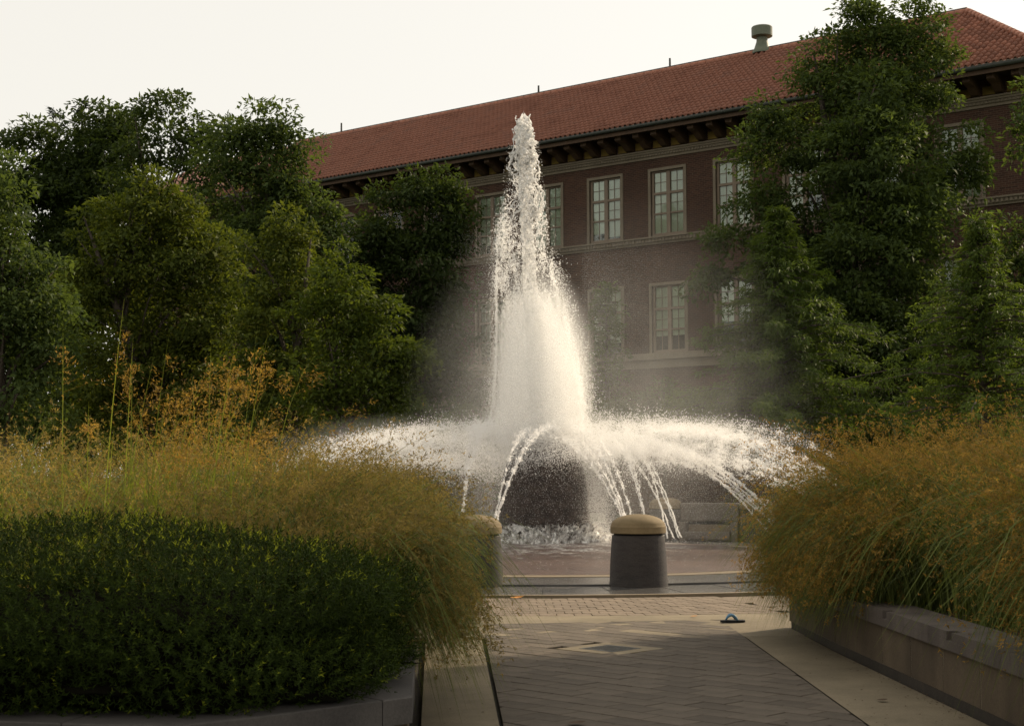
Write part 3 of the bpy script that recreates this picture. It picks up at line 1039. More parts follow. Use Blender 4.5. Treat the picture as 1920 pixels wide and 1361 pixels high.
# ridge and hip caps
def caps(p0, p1, name, parent):
    p0, p1 = Vector(p0), Vector(p1)
    L_ = (p1 - p0).length
    n_ = int(L_ / 0.40)
    d = (p1 - p0).normalized()
    b = MB()
    for k in range(n_):
        a = p0 + d * (k * 0.40)
        b.tube([a, a + d * 0.43], [0.135, 0.115], 10)
    o = b.build(name, M['roof_tile'], parent, True)
caps((SSTART, RY, RZ + 0.04), (SA, RY, RZ + 0.04), 'ridge_caps', roof)
caps((SE, EY, EZ + 0.05), (SA, RY, RZ + 0.06), 'hip_caps', roof)
b = MB(); b.box(SSTART, SA, RY - 0.04, RY + 0.04, RZ + 0.15, RZ + 0.20); b.build('ridge_flashing', M['gutter'], roof)
for s_, hgt in ((-54.6, 0.45), (-41.6, 0.32), (-34.3, 0.36)):
    b = MB(); b.tube([(s_, RY, RZ + 0.1), (s_, RY, RZ + 0.2 + hgt)], [0.05, 0.045], 8); b.build('ridge_pipe', M['gutter'], roof)
vx = -29.7
b = MB()
b.lathe([(0.42, 0.0), (0.42, 0.10), (0.34, 0.22), (0.24, 0.52), (0.23, 0.78)], 24, (vx, RY, RZ - 0.05))
o = b.build('ventilator_neck', M['copper'], roof, True)
b = MB()
b.lathe([(0.20, 0.70), (0.40, 0.72), (0.445, 0.74), (0.445, 1.13), (0.42, 1.16), (0.02, 1.20)], 24, (vx, RY, RZ - 0.05))
smooth_by_angle(b.build('ventilator_drum', M['copper'], roof))

# portico at the far left of the facade
pt_ = MB()
b = MB(); b.box(-48.6, -42.6, -2.6, -0.02, 4.62, 5.2); pe = b.build('porch_beam', M['stone_trim'], bld)
b = MB(); b.box(-48.9, -42.3, -2.9, -0.02, 5.21, 5.45); b.build('porch_cornice', M['stone_trim'], bld)
for s_ in (-48.2, -46.3, -44.4, -43.0):
    b = MB(); b.lathe([(0.34, 0.0), (0.34, 0.2), (0.27, 0.26), (0.22, 4.25), (0.25, 4.3), (0.33, 4.4), (0.33, 4.61)], 20, (s_, -2.25, 0)); b.build('porch_column', M['stone_trim'], bld, True)

# ------------------------------------------------------------------ foliage builders
def unit(a):
    return a / (np.linalg.norm(a, axis=-1, keepdims=True) + 1e-9)

def leaf_arrays(cent, rad, per, L, W, out, droop=0.25, flat=0.75, spread=0.6, ctint=None, lj=0.35, puff=0.0):
    """kite-shaped leaves round clump centres -> verts, quads, tint"""
    n = len(cent)
    idx = np.repeat(np.arange(n), per)
    m = len(idx)
    g_ = rng.standard_normal((m, 3))
    g_ = unit(g_ + np.array([0, 0, puff])) * rng.random((m, 1)) ** (0.45 if puff == 0 else 0.24)
    g_[:, 2] *= flat
    p = cent[idx] + g_ * rad[idx, None]
    o = out[idx]
    d = unit(g_ * 0.8 + rng.standard_normal((m, 3)) * spread + o * 0.45 + np.array([0, 0, -droop]))
    nn = unit(np.array([0, 0, 1.0]) + rng.standard_normal((m, 3)) * 0.55 + o * 0.5)
    sd = unit(np.cross(d, nn))
    up = np.cross(sd, d)
    l = L * (1 + lj * rng.standard_normal((m, 1))).clip(0.45, 1.8)
    wd = W * (1 + 0.25 * rng.standard_normal((m, 1))).clip(0.5, 1.6)
    v = np.empty((m, 4, 3))
    v[:, 0] = p
    v[:, 1] = p + d * l * 0.45 + sd * wd * 0.5 + up * 0.12 * wd
    v[:, 2] = p + d * l - up * 0.18 * l
    v[:, 3] = p + d * l * 0.45 - sd * wd * 0.5 + up * 0.12 * wd
    f = np.arange(m * 4).reshape(m, 4)
    ct = rng.random(n) if ctint is None else ctint
    t = (0.35 * ct[idx] + 0.55 * rng.random(m)).clip(0, 1)
    return v.reshape(-1, 3), f, t

def blob_clumps(blobs, depth, dens, crad):
    """blobs: (px x, px y, px rx, px ry[, depth shift m]) -> clump centres, radii, outward directions"""
    cs, rs, os_ = [], [], []
    for bl in blobs:
        x, y, rx, ry = bl[:4]
        dd = depth + (bl[4] if len(bl) > 4 else 0.0)
        c = P(x, y, dd)
        a, h_ = rx * dd / FPX, ry * dd / FPX
        b_ = (a + h_) / 2 * 0.9
        area = 4 * math.pi * ((a * h_) ** 1.6 / 3 + (a * b_) ** 1.6 / 3 + (b_ * h_) ** 1.6 / 3) ** (1 / 1.6)
        n = max(6, int(area * dens))
        d = unit(rng.standard_normal((n, 3)))
        ph = rng.random(6) * 6.28
        wob = 1 + 0.13 * np.sin(3.1 * d[:, 0] * 2 + ph[0]) * np.sin(2.7 * d[:, 2] * 2 + ph[1]) + 0.10 * np.sin(5 * d[:, 1] * 2 + ph[2] + 4 * d[:, 2])
        r = (rng.random(n) ** 0.38) * wob * np.where(rng.random(n) < 0.12, 1.0 + 0.28 * rng.random(n), 1.0)
        p = c + d * r[:, None] * np.array([a, b_, h_])
        cs.append(p); rs.append(crad * (0.65 + 0.7 * rng.random(n))); os_.append(d)
    return np.concatenate(cs), np.concatenate(rs), np.concatenate(os_)

def tree(name, label, blobs, depth, base_px, lm, dens=1.6, crad=0.42, per=42, L=0.20, W=0.105, trunk_r=0.18, lean=0.0, group=None, ground=-0.05, cat='tree', limb_n=26, droop=0.25, flat=0.75):
    cs, rs, os_ = blob_clumps(blobs, depth, dens * 0.85, crad * 1.45)
    per = int(per * 2.2)
    L, W = L * 0.86, W * 0.86
    keep = cs[:, 2] > 0.25
    cs, rs, os_ = cs[keep], rs[keep], os_[keep]
    v, f, t = leaf_arrays(cs, rs, per, L, W, os_, droop, flat * 0.72, puff=0.45)
    bx_ = P(base_px, 890, depth)
    base = np.array([bx_[0], depth, ground])
    top = cs[np.argsort(cs[:, 2])[int(len(cs) * 0.93)]]
    root = empty(name, tuple(base))
    tag(root, label, cat, group)
    o = link('crown', mesh_np('crown', v - base, f, t), root, lm)
    o['kind'] = 'stuff'
    # trunk and limbs reach into the clumps
    tb = MB()
    topr = top - base
    pts = [np.zeros(3), np.array([0.05, 0, topr[2] * 0.25]), np.array([topr[0] * 0.3, topr[1] * 0.3, topr[2] * 0.55]), np.array([topr[0] * 0.7, topr[1] * 0.7, topr[2] * 0.82]), topr]
    tb.tube(pts, [trunk_r * 1.25, trunk_r, trunk_r * 0.75, trunk_r * 0.4, trunk_r * 0.1], 9)
    tb.build('trunk', M['bark'], root, True)
    lb = MB()
    pz = np.array([p[2] for p in pts]); pa = np.array(pts)
    order = rng.permutation(len(cs))[:limb_n]
    for i in order:
        e = cs[i] - base
        z0 = max(0.2 * topr[2], min(0.9 * topr[2], e[2] * 0.72 - 0.3))
        s_ = np.array([np.interp(z0, pz, pa[:, 0]), np.interp(z0, pz, pa[:, 1]), z0])
        midp = s_ * 0.45 + e * 0.55 + np.array([0, 0, 0.12 * np.linalg.norm(e - s_)])
        r0 = trunk_r * (0.15 + 0.22 * rng.random())
        lb.tube([s_, midp, e], [r0, r0 * 0.6, r0 * 0.2], 5)
    lb.build('limbs', M['bark'], root, True)['kind'] = 'stuff'
    return root

def cypress(name, label, x_px, top_px, base_y_px, half_px, depth, lm, nbr=90, L=0.20, W=0.05, per=30, power=0.8, crad=0.26, group=None, x_top=None, dense=1.0):
    top = P(x_top if x_top else x_px, top_px, depth)
    bz = P(x_px, base_y_px, depth)
    base = np.array([bz[0], depth, -0.05])
    H = top[2] - base[2]
    z_low = bz[2] - base[2]
    Rm = half_px * depth / FPX
    root = empty(name, tuple(base))
    tag(root, label, 'tree', group)
    cs, rs, os_ = [], [], []
    lb = MB()
    tx = top - base
    for k in range(nbr):
        q = (k + rng.random()) / nbr
        q = q ** 0.85
        z = z_low + (H - z_low) * q
        tier = 0.78 + 0.30 * math.sin(q * 31 + x_px) * math.sin(q * 13 + 2.0)
        ln = Rm * (1 - q) ** power * rng.uniform(0.35, 1.35) * tier + 0.10 + 0.12 * rng.random()
        a = k * 2.39996 + rng.uniform(-0.3, 0.3)
        d = np.array([math.cos(a), math.sin(a), 0])
        ax = np.array([tx[0] * z / H, tx[1] * z / H, z])
        n_ = max(2, int(ln / 0.20 * dense))
        pts = []
        for j in range(n_ + 1):
            s_ = j / n_
            pts.append(ax + d * ln * s_ + np.array([0, 0, ln * (0.30 * s_ - 0.32 * s_ * s_)]))
        lb.tube(pts[::max(1, n_ // 3)] + [pts[-1]], [0.03 * (1 - 0.8 * j / max(1, len(pts[::max(1, n_ // 3)]))) + 0.004 for j in range(len(pts[::max(1, n_ // 3)]) + 1)], 4)
        for j in range(max(1, int(0.25 * n_)), n_ + 1):
            cs.append(pts[j] + rng.normal(0, 0.07, 3)); rs.append(crad * (0.6 + 0.6 * rng.random()) * (0.55 + 0.45 * min(1, ln / 0.8))); os_.append(d)
    cs, rs, os_ = np.array(cs), np.array(rs), np.array(os_)
    ct = rng.random(len(cs))
    v, f, t = leaf_arrays(cs, rs, per, L, W, os_ * 1.6, droop=0.35, flat=0.45, spread=0.45, ctint=ct)
    o = link('crown', mesh_np('crown', v, f, t), root, lm)
    o['kind'] = 'stuff'
    tb = MB()
    tb.tube([(0, 0, 0), tuple(tx * 0.5), tuple(tx * 0.98)], [0.14, 0.08, 0.012], 8)
    tb.build('trunk', M['bark'], root, True)
    lb.build('limbs', M['bark'], root, True)['kind'] = 'stuff'
    return root

# ------------------------------------------------------------------ trees
GL, GRt = 'trees left of the fountain', 'trees right of the fountain'
cypress('spruce_tree', 'slim spruce whose thin tip is leftmost above the left treetops', 105, 208, 600, 70, 72, M['leaf_spruce'], 60, 0.26, 0.07, 18, group='spruces behind the left trees')
cypress('spruce_tree', 'wider spruce tip just right of the slim spruce above the left treetops', 157, 192, 600, 95, 74, M['leaf_spruce'], 66, 0.26, 0.07, 18, group='spruces behind the left trees')
tree('shade_tree', 'dark spreading tree below the spruce tips at the upper left', [(40, 330, 95, 85), (120, 320, 95, 95), (190, 300, 80, 100), (90, 440, 130, 110), (215, 420, 90, 130), (60, 560, 130, 130), (200, 560, 120, 120), (18, 270, 55, 30), (230, 245, 55, 45)], 62, 120, M['leaf_dark'], 1.25, 0.55, 44, 0.25, 0.13, 0.28, group=GL)
tree('shade_tree', 'tall loose crowned tree with the highest top on the left', [(320, 205, 36, 42), (268, 225, 38, 42), (350, 250, 55, 50), (290, 290, 65, 55), (380, 300, 60, 65), (250, 350, 50, 60), (330, 375, 75, 55), (420, 240, 40, 38), (300, 470, 100, 90)], 58, 320, M['leaf_dark'], 0.95, 0.48, 36, 0.24, 0.125, 0.25, group=GL)
tree('shade_tree', 'broad lit tree hiding the left end of the tiled roof', [(495, 222, 42, 34), (470, 262, 85, 40), (545, 270, 46, 42), (430, 300, 60, 55), (520, 330, 70, 55), (475, 390, 95, 70), (560, 400, 70, 60), (450, 500, 100, 90), (570, 500, 75, 80), (600, 440, 50, 55), (520, 600, 120, 100)], 54, 500, M['leaf_oak'], 1.35, 0.48, 44, 0.23, 0.12, 0.24, group=GL)
tree('shade_tree', 'olive green rounded pyramid tree above the tall grass stems', [(285, 365, 46, 42), (255, 410, 75, 50), (330, 420, 70, 55), (195, 470, 70, 65), (290, 490, 100, 75), (385, 490, 68, 70), (170, 560, 70, 80), (270, 590, 110, 90), (380, 590, 85, 90), (230, 690, 130, 90), (390, 690, 90, 90), (300, 780, 180, 80)], 42, 290, M['leaf_olive'], 1.9, 0.38, 46, 0.175, 0.095, 0.2, group=GL)
tree('shade_tree', 'narrow yellowish tree between the olive pyramid tree and the bright maple', [(540, 425, 36, 36), (515, 470, 52, 45), (570, 480, 40, 45), (500, 545, 55, 60), (570, 550, 52, 60), (490, 640, 70, 80), (580, 640, 65, 80), (540, 740, 110, 90)], 40, 540, M['leaf_olive'], 2.0, 0.36, 46, 0.165, 0.09, 0.17, group=GL)
tree('maple_tree', 'bright green maple reaching right towards the spray', [(635, 510, 42, 40), (610, 560, 62, 50), (675, 575, 55, 50), (640, 640, 80, 60), (715, 620, 45, 50), (735, 665, 48, 45), (785, 680, 26, 24), (690, 700, 90, 60), (755, 720, 40, 30), (620, 740, 90, 70), (700, 765, 75, 35)], 37, 640, M['leaf_maple'], 2.1, 0.34, 44, 0.16, 0.09, 0.15, group=GL)
tree('shade_tree', 'dense dark tree standing against the facade left of the jet', [(805, 338, 34, 34), (770, 370, 60, 42), (835, 385, 48, 44), (715, 420, 60, 60), (800, 440, 80, 60), (700, 500, 60, 80), (790, 520, 95, 80), (855, 450, 36, 60), (730, 610, 100, 90), (830, 610, 60, 90), (770, 700, 100, 80), (860, 720, 50, 70)], 57, 775, M['leaf_dark'], 1.35, 0.48, 44, 0.23, 0.12, 0.22, group=GL)
tree('shade_tree', 'tree cut off by the left edge of the photograph', [(12, 370, 48, 70), (-30, 430, 80, 90), (40, 480, 60, 70), (70, 560, 75, 90), (0, 600, 110, 110), (95, 660, 70, 90), (20, 740, 130, 90)], 36, 0, M['leaf_oak'], 1.9, 0.38, 44, 0.165, 0.09, 0.18, group=GL)
tree('oak_tree', 'tall oak with lit crown standing before the building on the right', [(1620, 45, 70, 50), (1690, 40, 60, 48), (1560, 100, 60, 45), (1650, 110, 80, 60), (1745, 75, 48, 55), (1770, 110, 30, 40), (1530, 170, 45, 55), (1620, 190, 100, 70), (1720, 180, 65, 65), (1440, 225, 40, 52), (1500, 270, 75, 70), (1610, 290, 100, 80), (1700, 270, 65, 55), (1420, 300, 50, 55), (1440, 400, 65, 70), (1560, 400, 80, 75), (1660, 390, 75, 70), (1790, 290, 50, 65), (1820, 340, 40, 50), (1750, 390, 70, 55), (1470, 500, 90, 75), (1600, 510, 110, 80), (1710, 500, 80, 70), (1530, 620, 120, 90), (1660, 620, 110, 90), (1600, 720, 150, 90), (1360, 470, 45, 45), (1330, 520, 30, 40), (1620, 300, 110, 100, -2.2), (1650, 470, 120, 100, -2.4), (1590, 600, 130, 90, -2.2), (1720, 380, 75, 80, -1.6), (1730, 620, 90, 100, -1.5), (1650, 180, 80, 70, -1.5)], 47, 1620, M['leaf_oak'], 1.75, 0.42, 46, 0.19, 0.10, 0.30, group=GRt, limb_n=44)
tree('shade_tree', 'dark leafy tree at the right edge beside the cypress', [(1935, 440, 60, 50), (1895, 480, 50, 55), (1950, 550, 70, 90), (1900, 640, 60, 90), (1950, 700, 80, 90), (1925, 260, 28, 70), (1945, 180, 30, 50)], 44, 1960, M['leaf_oak'], 1.6, 0.4, 44, 0.185, 0.10, 0.2, group=GRt)
tree('unseen_leafy_tree', 'unseen leafy tree added beyond the right edge to shade the path', [(2560, -170, 420, 330), (2330, 90, 270, 220), (2560, 120, 380, 300), (2480, -430, 360, 300), (2640, -380, 350, 300), (2470, -160, 360, 330, 2.0), (2400, -60, 310, 290, 1.4)], 17.8, 2440, M['leaf_oak'], 1.5, 0.50, 30, 0.21, 0.125, 0.22, group=GRt)  # out of view, added to cast its shade over the path
cypress('cypress_tree', 'broad feathery cypress with drooping limbs right of the spray', 1465, 395, 815, 300, 40, M['leaf_cypress'], 230, 0.15, 0.04, 34, 1.25, 0.24, group=GRt, x_top=1462)
cypress('cypress_tree', 'lit pointed cypress rising above the right hand grass', 1845, 412, 810, 310, 34, M['leaf_cypress'], 150, 0.13, 0.034, 34, 1.35, 0.19, group=GRt, x_top=1836)
cypress('young_tree', 'slim young conical tree in the mist just right of the jet', 1143, 532, 830, 62, 48, M['leaf_cypress'], 80, 0.16, 0.045, 26, 0.75, 0.22, group=GRt, x_top=1136)

shrubs = [('dark shrub mass at the far left under the edge tree', 60, 740, 190, 160, 50), ('dark shrub mass below the olive pyramid tree', 280, 780, 170, 120, 50), ('dark shrub mass below the narrow yellowish tree', 490, 790, 150, 110, 49), ('dark shrub behind the left spray next to the maple', 640, 815, 85, 45, 44), ('dark shrub at the foot of the facade left of the jet', 790, 800, 80, 60, 50), ('low dark shrub behind the dome on its left', 890, 840, 70, 60, 46), ('low dark shrub straight behind the dome', 1010, 850, 80, 55, 46),
          ('rounded shrub under the young conical tree', 1150, 810, 70, 55, 47), ('rounded shrub below the pale stone water table', 1245, 765, 70, 60, 46), ('leafy shrub behind the right spray under the broad cypress', 1360, 810, 90, 60, 43), ('dark shrub between the two cypresses', 1500, 820, 95, 55, 42), ('dark shrub behind the right hand grass', 1640, 820, 100, 70, 42), ('dark shrub at the foot of the lit cypress', 1800, 815, 110, 80, 41)]
for lab, x, y, rx, ry, dp in shrubs:
    tree('shrub', lab, [(x, y, rx, ry), (x - rx * 0.5, y + 25, rx * 0.6, ry * 0.8), (x + rx * 0.5, y + 25, rx * 0.6, ry * 0.8)], dp, x, M['leaf_oak'], 1.7, 0.36, 42, 0.17, 0.09, 0.06, group='shrubs behind the fountain', cat='shrub', limb_n=8)

# ------------------------------------------------------------------ yew hedge
hc = np.array([-2.02, 7.66, 0.80]); hr = np.array([1.48, 1.12, 0.47])
hedge = empty('yew_hedge', (hc[0], hc[1], 0.42))
tag(hedge, 'clipped dark yew hedge filling the near end of the left planter', 'hedge')
def sup(d, e=2.9):
    k = (np.abs(d[:, 0]) ** e + np.abs(d[:, 1]) ** e + np.abs(d[:, 2]) ** e) ** (-1 / e)
    return d * k[:, None]
nS = 21500
d = unit(rng.standard_normal((nS * 2, 3)) * np.array([1.0, 1.0, 0.75]))
d = d[:nS]
q = sup(d)
nz = 0.05 * np.sin(q[:, 0] * 5.1 + 2 * q[:, 2]) + 0.04 * np.sin(q[:, 2] * 8 + 4 * q[:, 0] + 1) + 0.03 * np.sin(q[:, 1] * 9 + q[:, 0] * 7)
rr = (1 + nz) * (1.02 - np.where(rng.random(len(q)) < 0.24, 0.5, 0.22) * rng.random(len(q)) ** 1.4)
sp = hc + q * hr * rr[:, None]
on = unit(np.sign(q) * np.abs(q) ** 2.2)
sdir = unit(on * 0.75 + np.array([0, 0, 0.6]) + rng.standard_normal((len(q), 3)) * 0.4)
nn_ = 9
sl = 0.075 * (0.7 + 0.6 * rng.random(len(q)))
a_ = unit(np.cross(sdir, rng.standard_normal((len(q), 3))))
b_ = np.cross(sdir, a_)
V_, T_ = [], []
bright = (rng.random(len(q)) ** 1.8 * (0.75 + 0.6 * np.clip(on[:, 2], 0, 1)))  # new growth tips, tinted lighter on upward sprigs to paint in the top light
for k in range(nn_):
    s_ = (k + 0.5) / nn_
    ang = k * 2.4 + rng.random(len(q)) * 0.8
    nd = unit(a_ * np.cos(ang)[:, None] + b_ * np.sin(ang)[:, None] + sdir * (0.45 + 0.7 * s_))
    bp_ = sp + sdir * (sl * s_)[:, None]
    ln = 0.030 * (1.05 - 0.35 * s_)
    sd = unit(np.cross(nd, sdir)) * 0.0042
    tri = np.stack([bp_ - sd, bp_ + sd, bp_ + nd * ln], 1)
    V_.append(tri)
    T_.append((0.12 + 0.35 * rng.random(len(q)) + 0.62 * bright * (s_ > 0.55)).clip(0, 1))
V_ = np.concatenate(V_).reshape(-1, 3)
T_ = np.concatenate(T_)
base_h = np.array([hc[0], hc[1], 0.42])
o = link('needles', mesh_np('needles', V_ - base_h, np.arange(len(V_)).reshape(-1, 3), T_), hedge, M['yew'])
o['kind'] = 'stuff'
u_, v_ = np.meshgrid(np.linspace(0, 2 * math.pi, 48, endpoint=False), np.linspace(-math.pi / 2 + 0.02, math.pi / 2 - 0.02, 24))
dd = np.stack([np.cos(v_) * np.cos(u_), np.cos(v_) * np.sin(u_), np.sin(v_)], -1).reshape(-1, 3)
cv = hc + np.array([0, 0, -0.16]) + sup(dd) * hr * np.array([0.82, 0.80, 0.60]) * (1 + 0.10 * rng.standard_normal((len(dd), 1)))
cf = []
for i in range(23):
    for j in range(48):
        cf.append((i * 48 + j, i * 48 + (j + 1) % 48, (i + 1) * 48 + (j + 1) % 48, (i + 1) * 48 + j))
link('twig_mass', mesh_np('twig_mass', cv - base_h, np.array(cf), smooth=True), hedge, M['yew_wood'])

# ------------------------------------------------------------------ ornamental grasses
def blades(base, az, reach, height, w0, droop, seg=5, tint=None):
    n = len(base)
    t = np.linspace(0, 1, seg + 1)[None, :]
    hd = np.stack([np.cos(az), np.sin(az), np.zeros(n)], 1)
    hor = reach[:, None] * t ** 1.7
    ver = height[:, None] * (t * (1 + 0.55 * droop[:, None]) - droop[:, None] * 0.55 * t ** 2 - droop[:, None] * 0.75 * t ** 3.5)
    c = base[:, None] + hd[:, None] * hor[..., None] + np.array([0, 0, 1.0]) * ver[..., None]
    tw = az + math.pi / 2 + rng.normal(0, 0.6, n)
    sd = np.stack([np.cos(tw), np.sin(tw), np.zeros(n)], 1)
    wv = w0[:, None] * np.clip(1.05 - t ** 2.2, 0.06, 1)
    l = c - sd[:, None] * wv[..., None] * 0.5
    r = c + sd[:, None] * wv[..., None] * 0.5
    v = np.stack([l, r], 2).reshape(n, (seg + 1) * 2, 3)
    k = np.arange(seg)
    f0 = np.stack([2 * k, 2 * k + 1, 2 * k + 3, 2 * k + 2], 1)
    f = (np.arange(n)[:, None, None] * (seg + 1) * 2 + f0[None]).reshape(-1, 4)
    tt = np.repeat(rng.random(n) if tint is None else tint, seg)
    return v.reshape(-1, 3), f, tt

def panicles(base, az, reach, height, droop, nb=30, ns=5, frac=0.5, size=1.0, spk=(0.0085, 0.0038), tint=None):
    """thin stem and an airy seed head of fine branchlets with spikelets -> stem arrays, triangle arrays"""
    n = len(base)
    hd = np.stack([np.cos(az), np.sin(az), np.zeros(n)], 1)
    def pos(t):
        return base[:, None] + hd[:, None] * (reach[:, None] * t ** 1.8)[..., None] + np.array([0, 0, 1.0]) * (height[:, None] * (t * (1 + 0.5 * droop[:, None]) - 0.5 * droop[:, None] * t ** 2 - 0.55 * droop[:, None] * t ** 4))[..., None]
    tb = 1 - frac + frac * rng.random((n, nb)) ** 0.8
    p = pos(tb)
    p2 = pos(tb + 0.03)
    ax = unit(p2 - p)
    ln = (0.125 * size) * (1.15 - 0.9 * (tb - (1 - frac)) / frac) * (0.6 + 0.7 * rng.random((n, nb)))
    bd = unit(ax * 0.75 + unit(rng.standard_normal((n, nb, 3))) * 0.85)
    sag = np.array([0, 0, -1.0]) * (0.18 * droop[:, None, None] + 0.1)
    # branchlet: one long thin triangle
    sdv = unit(np.cross(bd, rng.standard_normal((n, nb, 3)))) * 0.0009
    e = p + (bd + sag) * ln[..., None]
    tri_b = np.stack([p - sdv, p + sdv, e], 2).reshape(-1, 3)
    s_ = 0.35 + 0.65 * rng.random((n, nb, ns))
    sp_ = p[:, :, None] + (bd + sag * s_.mean())[:, :, None] * (ln[..., None] * s_)[..., None] + rng.normal(0, 0.006 * size, (n, nb, ns, 3))
    dv = unit(bd[:, :, None] * 0.8 + rng.standard_normal((n, nb, ns, 3)) * 0.6)
    sv = unit(np.cross(dv, rng.standard_normal((n, nb, ns, 3))))
    tri_s = np.stack([sp_ - sv * spk[1] * 0.5, sp_ + sv * spk[1] * 0.5, sp_ + dv * spk[0]], 3).reshape(-1, 3)
    tn = rng.random(n) if tint is None else tint
    t1 = np.repeat(tn, nb) * 0.7
    t2 = (np.repeat(tn, nb * ns) * 0.72 + 0.28 * rng.random(n * nb * ns))
    v = np.concatenate([tri_b, tri_s])
    f = np.arange(len(v)).reshape(-1, 3)
    return v, f, np.concatenate([t1, t2])

def cat_quads(parts):
    vs_, fs_, ts_ = [], [], []
    b = 0
    for v, f, t in parts:
        vs_.append(v); fs_.append(f + b); ts_.append(t); b += len(v)
    return np.concatenate(vs_), np.concatenate(fs_), np.concatenate(ts_)

def grass_bed(name, label, tufts, pm, nbl, npn):
    """tufts: x, y, height, lean x, lean y, lean strength"""
    tufts = np.array(tufts)
    n = len(tufts)
    root = empty(name, (tufts[:, 0].mean(), tufts[:, 1].mean(), 0.42))
    tag(root, label, 'ornamental grass', kind='stuff')
    b0 = np.array([tufts[:, 0].mean(), tufts[:, 1].mean(), 0.42])
    def spread(per, rad):
        i = np.repeat(np.arange(n), per)
        m = len(i)
        a = rng.random(m) * 2 * math.pi
        st = tufts[i, 5]
        dx = np.cos(a) + tufts[i, 3] * st * 1.5
        dy = np.sin(a) + tufts[i, 4] * st * 1.5
        az = np.arctan2(dy, dx)
        mag = np.hypot(dx, dy).clip(0.2, 1.9)
        base = np.stack([tufts[i, 0] + rng.normal(0, rad, m), tufts[i, 1] + rng.normal(0, rad, m), np.full(m, 0.40)], 1)
        return i, m, az, mag, base
    i, m, az, mag, base = spread(nbl, 0.10)
    hh = tufts[i, 2] * rng.uniform(0.5, 1.12, m)
    bl = blades(base, az, hh * rng.uniform(0.2, 0.75, m) * np.minimum(mag, 1.4), hh, rng.uniform(0.006, 0.014, m), (rng.uniform(0.1, 1.0, m) + np.where(tufts[i, 5] > 1, 0.75 * rng.random(m), 0.35 * tufts[i, 5])).clip(0, 1.6))
    o = link('blades', mesh_np('blades', bl[0] - b0, bl[1], bl[2]), root, M['blade'])
    o['kind'] = 'stuff'
    i, m, az, mag, base = spread(npn, 0.09)
    kp = rng.random(m) < np.where(tufts[i, 5] > 0.25, 1.0, 0.72)
    i, az, mag, base = i[kp], az[kp], mag[kp], base[kp]
    m = len(i)
    hh = tufts[i, 2] * (0.42 + 0.66 * rng.random(m) ** 0.55)
    reach = tufts[i, 2] * rng.uniform(0.12, 0.58, m) * np.minimum(mag, 1.35)
    dr_ = (rng.uniform(0.0, 0.75, m) + np.where(tufts[i, 5] > 1, 1.35, 0.65 * tufts[i, 5]) * rng.random(m)).clip(0, 2.0)
    st = blades(base, az, reach, hh, np.full(m, 0.0032), dr_ * 0.9, seg=5)
    o = link('stems', mesh_np('stems', st[0] - b0, st[1], st[2]), root, M['blade'])
    o['kind'] = 'stuff'
    pv = panicles(base, az, reach, hh, dr_, nb=13, ns=3, spk=(0.026, 0.0085))
    o = link('seed_heads', mesh_np('seed_heads', pv[0] - b0, pv[1], pv[2]), root, pm)
    o['kind'] = 'stuff'
    return root

def inside_left(x, y):
    e = -0.52 - (y - 8.0) * 0.066
    if y > 15.2 or y < 8.75 or x > e - 0.40: return False
    return -x / y < 0.45
tl = []
for gx in np.arange(-7.0, -0.5, 0.42):
    for gy in np.arange(8.7, 15.2, 0.46):
        x = gx + rng.uniform(-0.15, 0.15); y = gy + rng.uniform(-0.15, 0.15)
        if not inside_left(x, y): continue
        e = -0.52 - (y - 8.0) * 0.066
        dist = e - x
        st = math.exp(-max(0, dist - 0.4) / 0.55)
        hgt = 1.30 + 0.40 * min(1, max(0, (y - 8.9) / 2.6)) + 0.09 * math.sin(x * 2.3 + y) + rng.uniform(-0.07, 0.07) - 0.20 * st
        for _ in range(2 if dist < 1.3 else 1):
            tl.append((x + rng.uniform(-0.1, 0.1), y + rng.uniform(-0.1, 0.1), hgt, 1.0, -0.30, st))
for y in np.arange(8.75, 15.0, 0.17):
    tl.append((-0.52 - (y - 8.0) * 0.066 - 0.42 - 0.05 * rng.random(), y, 1.18 + 0.14 * rng.random(), 1.0, -0.2, 1.2))
left_grass = grass_bed('ornamental_grass', 'billowing olive brown switchgrass filling the left planter behind the hedge', tl, M['panicle_left'], 95, 33)
tr_ = []
for gx in np.arange(3.0, 8.2, 0.42):
    for gy in np.arange(7.4, 16.0, 0.46):
        x = gx + rng.uniform(-0.15, 0.15); y = gy + rng.uniform(-0.15, 0.15)
        e = 2.79 + (14.6 - y) * 0.026
        dist = x - e
        if dist < 0.40 or y > 15.4 or x / y > 0.46: continue
        far = y > 12.4 or y < 9.2
        if not far and dist < 0.56: continue
        st = math.exp(-max(0, dist - 0.4) / 0.55) * (1.0 if far else 0.42)
        hgt = 1.76 + 0.16 * min(1, max(0, (y - 8) / 4.0)) + 0.10 * math.sin(x * 2.1 - y * 1.3) + rng.uniform(-0.07, 0.07) - 0.42 * st
        for _ in range(2 if (far and dist < 1.1) else 1):
            tr_.append((x + rng.uniform(-0.1, 0.1), y + rng.uniform(-0.1, 0.1), hgt, -1.0, -0.25, st))
for y in list(np.arange(12.2, 15.3, 0.11)) + list(np.arange(7.9, 8.9, 0.2)):
    tr_.append((2.79 + (14.6 - y) * 0.026 + 0.37 + 0.05 * rng.random(), y, 1.12 + 0.16 * rng.random(), -1.0, -0.2, 1.15))
for x in np.arange(3.2, 4.6, 0.2):
    tr_.append((x, 15.15, 1.3 + 0.1 * rng.random(), -0.5, 0.6, 0.6))
right_grass = grass_bed('ornamental_grass', 'golden orange switchgrass spilling over the right planter wall', tr_, M['panicle'], 105, 46)

